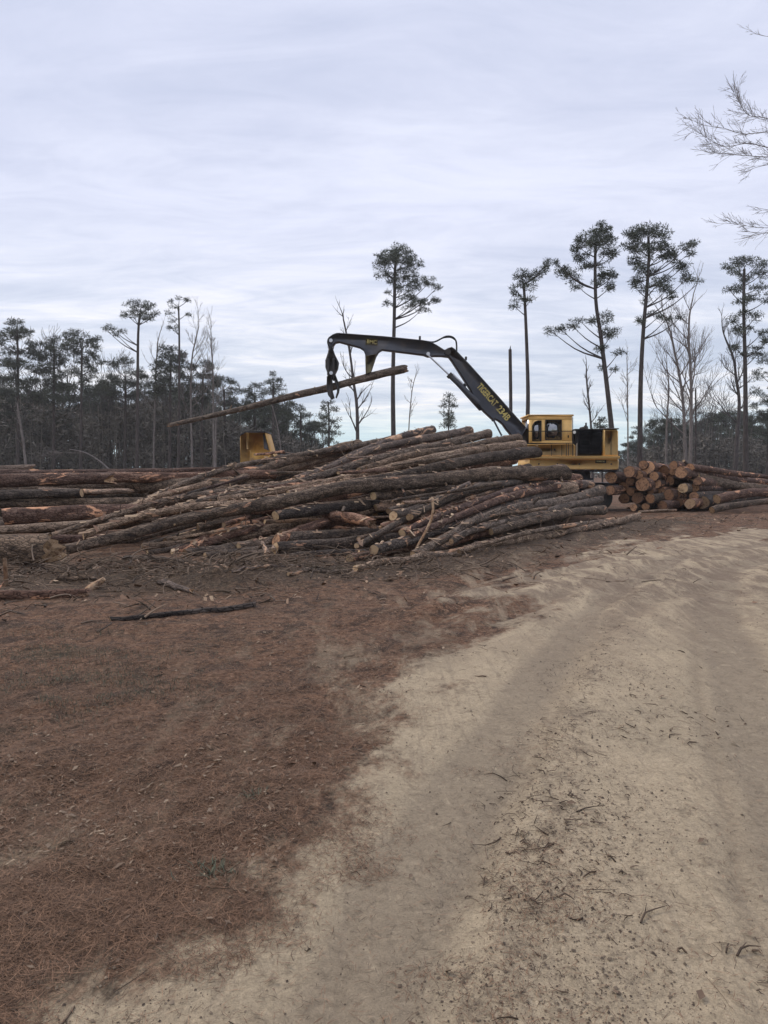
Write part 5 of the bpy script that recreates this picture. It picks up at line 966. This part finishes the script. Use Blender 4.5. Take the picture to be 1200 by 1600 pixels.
# left wood: the crowns one can tell apart
LW = [
 (92, 'dark layered pine at the left picture edge', [(28, 720), (28, 600), (27, 515)], [(27, 507, 18, 5), (10, 517, 16, 6), (42, 519, 16, 6), (25, 525, 26, 8), (5, 537, 14, 8), (45, 537, 18, 7), (20, 547, 28, 8), (50, 555, 18, 8), (10, 565, 20, 9), (35, 572, 24, 9), (58, 578, 12, 7), (15, 590, 24, 10), (45, 600, 20, 9), (20, 615, 26, 10), (50, 622, 18, 8)]),
 (94, 'dark pine second from the left picture edge', [(84, 720), (84, 620), (85, 545)], [(85, 533, 16, 6), (73, 543, 12, 7), (98, 543, 14, 8), (83, 553, 22, 9), (68, 565, 8, 7), (96, 567, 16, 9), (80, 580, 18, 9), (98, 588, 16, 9), (78, 600, 16, 10), (100, 608, 14, 10), (86, 622, 20, 10)]),
 (90, 'open crowned pine between the second pine and the umbrella pine', [(126, 720), (127, 620), (128, 545)], [(126, 524, 18, 5), (110, 529, 12, 5), (143, 532, 14, 7), (128, 540, 22, 8), (150, 545, 10, 6), (113, 550, 14, 8), (140, 556, 16, 7), (125, 565, 18, 8), (155, 565, 10, 4), (142, 578, 12, 6), (118, 582, 14, 8), (130, 595, 14, 6), (148, 588, 8, 4)]),
 (96, 'broad low pine under the umbrella pine', [(195, 720), (196, 640), (196, 590)], [(192, 565, 14, 8), (180, 572, 10, 7), (205, 580, 16, 8), (170, 592, 18, 8), (192, 597, 22, 9), (215, 600, 16, 8), (155, 604, 12, 7), (180, 612, 24, 10), (205, 618, 20, 9), (225, 590, 12, 8)]),
 (92, 'round topped green tree in the middle of the left wood', [(265, 720), (266, 620), (267, 560)], [(267, 546, 14, 6), (254, 553, 12, 7), (278, 554, 12, 7), (265, 562, 22, 9), (248, 570, 12, 8), (282, 572, 14, 9), (265, 580, 24, 10), (245, 590, 16, 9), (285, 592, 14, 9), (265, 604, 24, 10), (240, 612, 18, 10)]),
 (96, 'dark pine right of the round topped green tree', [(315, 720), (316, 640), (317, 590)], [(318, 567, 13, 6), (305, 575, 12, 8), (328, 577, 12, 7), (316, 588, 22, 9), (300, 600, 14, 9), (335, 600, 14, 8), (318, 610, 24, 10), (343, 592, 8, 4), (305, 625, 20, 10)]),
 (98, 'flat sprayed pine left of the held log tip', [(352, 720), (351, 650), (350, 610)], [(350, 596, 14, 5), (340, 603, 12, 6), (365, 600, 12, 5), (352, 612, 20, 7), (375, 612, 10, 5), (338, 620, 14, 8), (358, 628, 20, 9)]),
 (100, 'pine behind the yellow machine hood', [(398, 720), (398, 650), (398, 620)], [(398, 603, 12, 5), (388, 611, 10, 6), (410, 612, 10, 6), (398, 621, 18, 8), (385, 634, 14, 8), (410, 636, 16, 8), (398, 648, 22, 9), (380, 655, 14, 9)]),
 (96, 'pointed pine right of the yellow machine hood', [(427, 720), (427, 650), (427, 600)], [(426, 586, 7, 5), (432, 594, 10, 5), (420, 598, 11, 5), (435, 606, 13, 6), (424, 611, 13, 7), (440, 622, 14, 7), (420, 628, 16, 8), (434, 640, 20, 9), (450, 655, 12, 7), (418, 655, 14, 9)]),
 (100, 'low dark pine left of the small ragged pine', [(470, 720), (470, 670), (470, 645)], [(455, 632, 9, 5), (468, 640, 11, 6), (480, 650, 12, 6), (458, 655, 14, 8), (474, 666, 18, 9), (488, 672, 10, 7), (460, 680, 18, 9)]),
 (102, 'small dark pine in the gap between umbrella pine and open crowned pine', [(160, 720), (160, 650), (160, 620)], [(160, 600, 12, 6), (150, 612, 12, 7), (168, 618, 12, 7), (158, 630, 18, 9), (170, 640, 14, 8)]),
]
for Y, lab, tr_, bl in LW: hero_pine('pine_tree', lab, Y, tr_, (6, 3), bl, dens=1.25, leaf='needles_far', group='pines of the left wood', tsize=1.25)
# generic wood trees, copied
def proto_tree(kind, seed):
    rr = random.Random(seed); r2 = np.random.default_rng(seed); H = 15.
    root = empty('pine_tree' if kind == 'pine' else 'leafy_tree' if kind == 'leafy' else 'bare_tree', (0, 0, 0), 'x', 'x'); mb = MB(); cm = MB()
    P = catmull(np.array([(0, 0, -.3), (rr.gauss(0, .2), rr.gauss(0, .2), H * .4), (rr.gauss(0, .4), rr.gauss(0, .4), H * .97)]), 12); mb.tube(P, np.linspace(.19, .05, 12), 6, False)
    if kind != 'bare':
        lo = .30 if kind == 'leafy' else .5
        for k in range(26):
            f = lo + (1 - lo) * rr.random() ** .9; z = H * f; wd = (2.9 if kind == 'leafy' else 2.4) * math.sin(math.pi * min(1, (1.08 - f) / (1.08 - lo)) ** .8) + .5
            a = rr.uniform(0, 6.28); rd_ = wd * rr.uniform(.2, 1); c = np.array([math.cos(a) * rd_, math.sin(a) * rd_, z]); i = min(11, int(f * 11)); s = P[max(0, i - 1)]
            mb.tube([s, (s + c) / 2 + [0, 0, -.1], c], [.05, .035, .02], 3, False)
            pts = blob_points(c, (1.15, 1.15, .55), 11, r2); tufts(cm, pts, 26, .42, .10, .42, r2.random(11), r2, .6)
    else:
        for k in range(11):
            i = 3 + int(k * .75); a = rr.uniform(0, 6.28); branchy(cm, P[min(i, 11)], (math.cos(a), math.sin(a), rr.uniform(.7, 1.5)), rr.uniform(2, 4), .06, 3, rr, .25, .55, 3, .02, (2, 3))
    mb.build('trunk', M['trunk'] if kind != 'bare' else M['bare_dark'], root, True); cm.build('crown', M['needles_far'] if kind != 'bare' else M['bare_dark'], root); return root
protos = {k: [proto_tree(k, 50 + i + 10 * j) for i in range(4)] for j, k in enumerate(('pine', 'leafy', 'bare'))}
used = set()
def plant(kind, px, Y, H, label, group):
    p = random.choice(protos[kind]); 
    if p.name not in used: o = p; used.add(p.name)
    else: o = copy_tree(p)
    x = (px - 600) / FOC * Y; o.location = (x, Y, 0 if Y > 60 else ghs(x, Y)); s = H / 15.; o.scale = (s * random.uniform(.9, 1.25), s * random.uniform(.9, 1.25), s); o.rotation_euler.z = random.uniform(0, 6.28)
    o['label'] = label; o['category'] = 'leafless tree' if kind == 'bare' else 'pine tree' if kind == 'pine' else 'leafy tree'; o['group'] = group
def skyline(px):  # top of the solid wood in px
    return float(np.interp(px, [-200, 60, 150, 230, 300, 360, 430, 500, 560, 620, 760, 960, 1000, 1080, 1200, 1500], [560, 590, 610, 590, 600, 620, 640, 665, 700, 722, 722, 700, 668, 640, 650, 620]))
LBL = {('pine', 0): 'dark pine packed in the left wood behind the stacked logs', ('leafy', 0): 'dense evergreen packed in the left wood behind the stacked logs', ('bare', 0): 'leafless tree packed in the left wood behind the stacked logs',
       ('pine', 1): 'short dark pine in the low wood right of the loader', ('leafy', 1): 'dense rounded evergreen in the low wood right of the loader', ('bare', 1): 'thin leafless tree in the low wood right of the loader'}
GR = {0: 'trees packed in the left wood', 1: 'trees of the low wood right of the loader'}
for i in range(74):
    px = -170 + i * 9.4 + random.uniform(-6, 6); Y = random.uniform(100, 128); top = skyline(px) + random.choice((-14, 4, 22, 44)) + random.uniform(-8, 14); H = (735 - top) / FOC * Y + 1.6
    if px > 545: continue
    kd = random.choices(('pine', 'leafy', 'bare'), (3, 3, 2.2))[0]; plant(kd, px, Y, max(4, H), LBL[(kd, 0)], GR[0])
for i in range(52):
    px = 968 + i * 6.6 + random.uniform(-5, 5); Y = random.uniform(112, 140); top = skyline(px) + random.uniform(-4, 30); H = (735 - top) / FOC * Y + 1.6
    kd = random.choices(('pine', 'leafy', 'bare'), (2, 4, 3))[0]; plant(kd, px, Y, max(4, H), LBL[(kd, 1)], GR[1])
for k in protos:
    for p in protos[k]:
        if p.name not in used:
            for ch in list(p.children): bpy.data.objects.remove(ch)
            bpy.data.objects.remove(p)
# understorey mass along both woods
def understorey(name, x0, x1, Ya, Yb, label, n, seed):
    r2 = np.random.default_rng(seed); mb = MB(); px = r2.uniform(x0, x1, n); Y = r2.uniform(Ya, Yb, n); top = np.array([skyline(p) for p in px]) + 40
    Hm = np.maximum((735 - top) / FOC * Y + 1.6, 1.6); z = Hm * r2.random(n) ** 1.15; X = (px - 600) / FOC * Y
    k = vnoise(px * .09, z * .5, seed) > .22; C = np.stack([X, Y, z], 1)[k]; tufts(mb, C, 9, .75, .17, .55, r2.random(len(C)) * .9, r2, .7)
    m = n // 14; X = r2.uniform(x0, x1, m); Yq = r2.uniform(Ya, Yb, m)
    for a, y in zip(X, Yq):
        xx = (a - 600) / FOC * y; h = max(2.0, (735 - skyline(a)) / FOC * y * random.uniform(.5, 1.05)); le = random.gauss(0, .06)
        mb.tube([(xx, y, -.2), (xx + le * h * .5 + random.gauss(0, .1), y, h * .5), (xx + le * h, y, h)], [.07, .05, .02], 4, False, tint=random.uniform(.2, 1.))
    tag(mb.build(name, M['brush']), label, 'undergrowth', kind='stuff')
understorey('undergrowth', -230, 560, 96, 126, 'tangled dark undergrowth filling the left wood', 15000, 3)
understorey('undergrowth', 965, 1420, 108, 138, 'tangled grey undergrowth filling the low wood at the right', 9500, 4)
understorey('undergrowth', 540, 985, 150, 175, 'faint low brush along the horizon behind the log pile', 900, 5)
# leafless trees one can tell apart
bare_tree('crooked dark leafless tree crossing behind the loader jib', 72, [(559, 720), (558, 640), (553, 600), (548, 560), (543, 530), (538, 505)], (7.5, 2.5), seed=5, mat='bare_dark', nb=12, bl=.16, start=.35, depth=3)
bare_tree('faint thin leafless tree between the jib pine and the small conifer', 85, [(638, 700), (640, 650), (644, 610), (648, 592)], (2.6, 1.2), seed=8, nb=7, bl=.14, depth=3, start=.6)
bare_tree('wide fan-shaped pale leafless tree right of the tallest pine', 88, [(1072, 750), (1068, 640), (1062, 590), (1054, 550), (1048, 520)], (6, 3), seed=11, nb=14, bl=.30, depth=4, start=.35)
bare_tree('tallest pale leafless tree with a feathery top', 86, [(1078, 750), (1080, 640), (1079, 580), (1076, 530), (1077, 495)], (6.5, 3), seed=14, nb=14, bl=.26, depth=4, start=.42)
bare_tree('forked dark leafless tree beside the dark pine at the right', 76, [(1148, 755), (1151, 690), (1155, 630), (1150, 590), (1146, 560), (1136, 535)], (8, 3), seed=17, mat='bare_dark', nb=11, bl=.22, depth=4, start=.45)
bare_tree('slim leafless tree left of the fan-shaped one', 92, [(1040, 750), (1042, 660), (1045, 610), (1043, 580)], (4, 2), seed=21, nb=9, bl=.22, depth=3, start=.45)
bare_tree('thin leafless tree rising behind the engine housing', 80, [(926, 720), (923, 660), (918, 610), (916, 585)], (4.5, 2.5), seed=23, mat='bare_dark', nb=8, bl=.16, depth=3, start=.55)
bare_tree('pale wispy leafless tree between the two tallest pines', 90, [(981, 740), (981, 660), (980, 600), (980, 570)], (3, 1.3), seed=27, nb=9, bl=.2, depth=3, start=.5)
bare_tree('twiggy leafless tree beside the sparse pine in the left wood', 92, [(300, 720), (298, 620), (300, 560), (306, 530)], (4, 2), seed=31, nb=12, bl=.24, depth=4, start=.45)
bare_tree('twiggy leafless tree above the dark pine right of the round green tree', 92, [(334, 720), (333, 620), (332, 570), (330, 540)], (4, 2), seed=33, nb=12, bl=.22, depth=4, start=.45)
bare_tree('leafless tree showing above the left wood between the round tree and umbrella pine', 94, [(240, 720), (243, 600), (246, 540)], (3.5, 2), seed=35, nb=10, bl=.2, depth=3, start=.5)
bare_tree('leafless tree leaning pale out of the dark at the far left', 90, [(42, 745), (36, 690), (28, 640)], (5, 3), seed=37, nb=6, bl=.14, depth=3, start=.5)
bare_tree('leafless sapling cluster just right of the yellow machine hood', 92, [(440, 720), (436, 680), (430, 650)], (3, 1.5), seed=39, nb=8, bl=.2, depth=3, start=.4)
# pale fallen branch arching in front of the left wood
P = np.array([at(a, b, 88) for a, b in [(178, 742), (160, 724), (135, 708), (108, 702)]]); rt = empty('fallen_branch', P[0], 'pale arching fallen branch in front of the left wood', 'branch'); mb = MB(); mb.tube(catmull(P, 12), np.linspace(.13, .05, 12), 5); branchy(mb, P[2], (-.9, 0, .1), 3, .05, 2, random.Random(3), 0, .5, 3, .02); mb.build('dead_wood', M['bare'], rt)
# pale pole in front of the left wood, and the snags
def snag(label, Y, pts, dpx, mat='trunk', group='snags'):
    P = np.array([at(a, b, Y) for a, b in pts]); b = P[0].copy(); b[2] = 0; P = np.vstack([b, P]); rt = empty('snag', b, label, 'dead tree', group); mb = MB(); q = catmull(P, 16); mb.tube(q, np.linspace(dpx[0], dpx[1], 16) / FOC * Y / 2, 8, True)
    for k in range(4): s = q[random.randint(6, 14)]; a = random.uniform(0, 6.28); mb.tube([s, s + np.array([math.cos(a), math.sin(a), .4]) * random.uniform(.2, .5)], [.04, .015], 4)
    mb.tube([q[-1], q[-1] + [.05, 0, .35]], [.07, .01], 4); mb.build('trunk', M[mat], rt, True)
snag('branchless broken trunk standing left of the loader cab', 68, [(798, 700), (798, 620), (797, 546)], (6, 5))
snag('short broken trunk in front of the low wood at the right', 80, [(1086, 740), (1087, 680), (1087, 610)], (3.6, 2.6))
snag('thin pale bare pole in front of the left wood by the yellow hood', 80, [(337, 735), (337, 690), (338, 650)], (3, 2), 'bare')
snag('dark bare trunk in the right wood below the tallest pine', 88, [(1050, 740), (1050, 700), (1049, 655)], (3.5, 2.5))
# near leafless tree just outside the frame at the right, its branches reach in
def near_tree():
    Y = 14.; rr = random.Random(4); base = at(1440, 850, Y); base[2] = ghs(base[0], Y)
    P = catmull(np.vstack([base - [0, 0, .2], at(1432, 600, Y), at(1440, 350, Y), at(1425, 150, Y), at(1430, -80, Y)]), 20); root = empty('bare_tree', base, 'leafless tree outside the right edge whose twigs reach into the sky', 'leafless tree')
    mb = MB(); mb.tube(P, np.linspace(.20, .06, 20), 10); mb.build('trunk', M['bare_dark'], root, True); cm = MB()
    for pts, r0 in (([(1437, 330), (1350, 260), (1270, 220), (1200, 206), (1165, 210), (1130, 200), (1100, 196), (1082, 188)], .022),
                    ([(1270, 220), (1215, 232), (1170, 224), (1130, 228), (1090, 206)], .016), ([(1300, 240), (1240, 246), (1195, 245), (1150, 242), (1110, 238)], .016),
                    ([(1240, 215), (1200, 186), (1170, 180), (1155, 160), (1144, 140)], .014), ([(1430, 200), (1350, 130), (1270, 80), (1210, 58), (1190, 56), (1172, 48)], .0125),
                    ([(1437, 400), (1360, 370), (1270, 352), (1200, 356), (1160, 352), (1143, 349)], .015), ([(1300, 362), (1240, 335), (1200, 328), (1180, 324)], .012), ([(1250, 355), (1210, 364), (1165, 362)], .010),
                    ([(1250, 245), (1210, 255), (1180, 262), (1164, 270)], .012)):
        q = catmull(np.array(pts, float), 24); dY = rr.uniform(-.8, .8); Q = np.array([at(a, b, Y + dY * min(1, i / 8) if r0 > .0145 else Y + dY * .3) for i, (a, b) in enumerate(q)]); rad = np.linspace(r0 * .75, .0026, 24); cm.tube(Q, rad, 5, False)
        for i in range(6, 24):
            for _ in range(3 if r0 > .013 and i > 8 else 1):
                if rr.random() < (1.1 if r0 > .0135 else .5):
                    d = Q[min(i + 1, 23)] - Q[i - 1]; d /= np.linalg.norm(d); a = np.array([rr.gauss(-.1, .4), rr.gauss(0, .8), rr.gauss(.08, .55)]); branchy(cm, Q[i], d + a * .8, rr.uniform(.07, .26), .0032, 1 + (rr.random() < .35), rr, .04, .55, 3, .0022, (1, 3))
    cm.build('crown', M['bare'], root)
near_tree()
# small weeds at the road edge
def weed(px, py, label, n=26, s=1.):
    g = gnd(px, py); z = ghs(*g); root = empty('weed_plant', (g[0], g[1], z), label, 'weed', 'small weeds on the ground'); r2 = np.random.default_rng(int(px)); mb = MB()
    a = r2.random(n) * 6.28; el = r2.uniform(.25, 1.2, n); d = np.stack([np.cos(a) * np.cos(el), np.sin(a) * np.cos(el), np.sin(el)], 1); off = r2.normal(0, .05 * s, (n, 3)); off[:, 2] = 0
    blades(mb, np.array([g[0], g[1], z]) + off, d, r2.uniform(.03, .09, n) * s, np.full(n, .007 * s), r2.random(n), .15, r=r2); mb.build('leaves', M['weed'], root)
weed(330, 1372, 'small grey-green weed at the edge of the sand', 90, .8); weed(398, 1250, 'small green weed higher up on the brown verge', 50, .7)
# grass haze on the left
mb = MB(); n = 9000; cx, cy = gnd(60, 1010); X = np.r_[rng.normal(cx, 1.0, n // 2), rng.normal(gnd(110, 1080)[0], .5, n // 2)]; Yg = np.r_[rng.normal(cy, .35, n // 2), rng.normal(gnd(110, 1080)[1], .45, n // 2)]
k = fbm(X * 2, Yg * 2, 3, 8) > -.02; X, Yg = X[k], Yg[k]; n = len(X); a = rng.random(n) * 6.28; el = rng.uniform(.4, 1.3, n)
blades(mb, np.stack([X, Yg, gh(X, Yg)], 1), np.stack([np.cos(a) * np.cos(el), np.sin(a) * np.cos(el), np.sin(el)], 1), rng.uniform(.02, .06, n), np.full(n, .0035), rng.random(n) * .6, .1)
tag(mb.build('grass', M['weed']), 'thin green grass growing through the brown ground at the left', 'grass', kind='stuff')

# ------------------------------------------------------------------ damp air over the cut
mb = MB(); mb.box((-470, -60, -1.6), (470, 470, 34)); hz = mb.build('haze', [], None)
hm = bpy.data.materials.new('damp_air'); hm.use_nodes = True; ht = hm.node_tree; ht.nodes.clear(); ho = ht.nodes.new('ShaderNodeOutputMaterial'); hv = ht.nodes.new('ShaderNodeVolumePrincipled')
hv.inputs['Density'].default_value = HAZE; hv.inputs['Color'].default_value = (.97, .96, .95, 1); hv.inputs['Anisotropy'].default_value = .2; ht.links.new(hv.outputs[0], ho.inputs['Volume']); hz.data.materials.append(hm)
tag(hz, 'thin damp haze over the whole clearing', 'haze', kind='stuff')
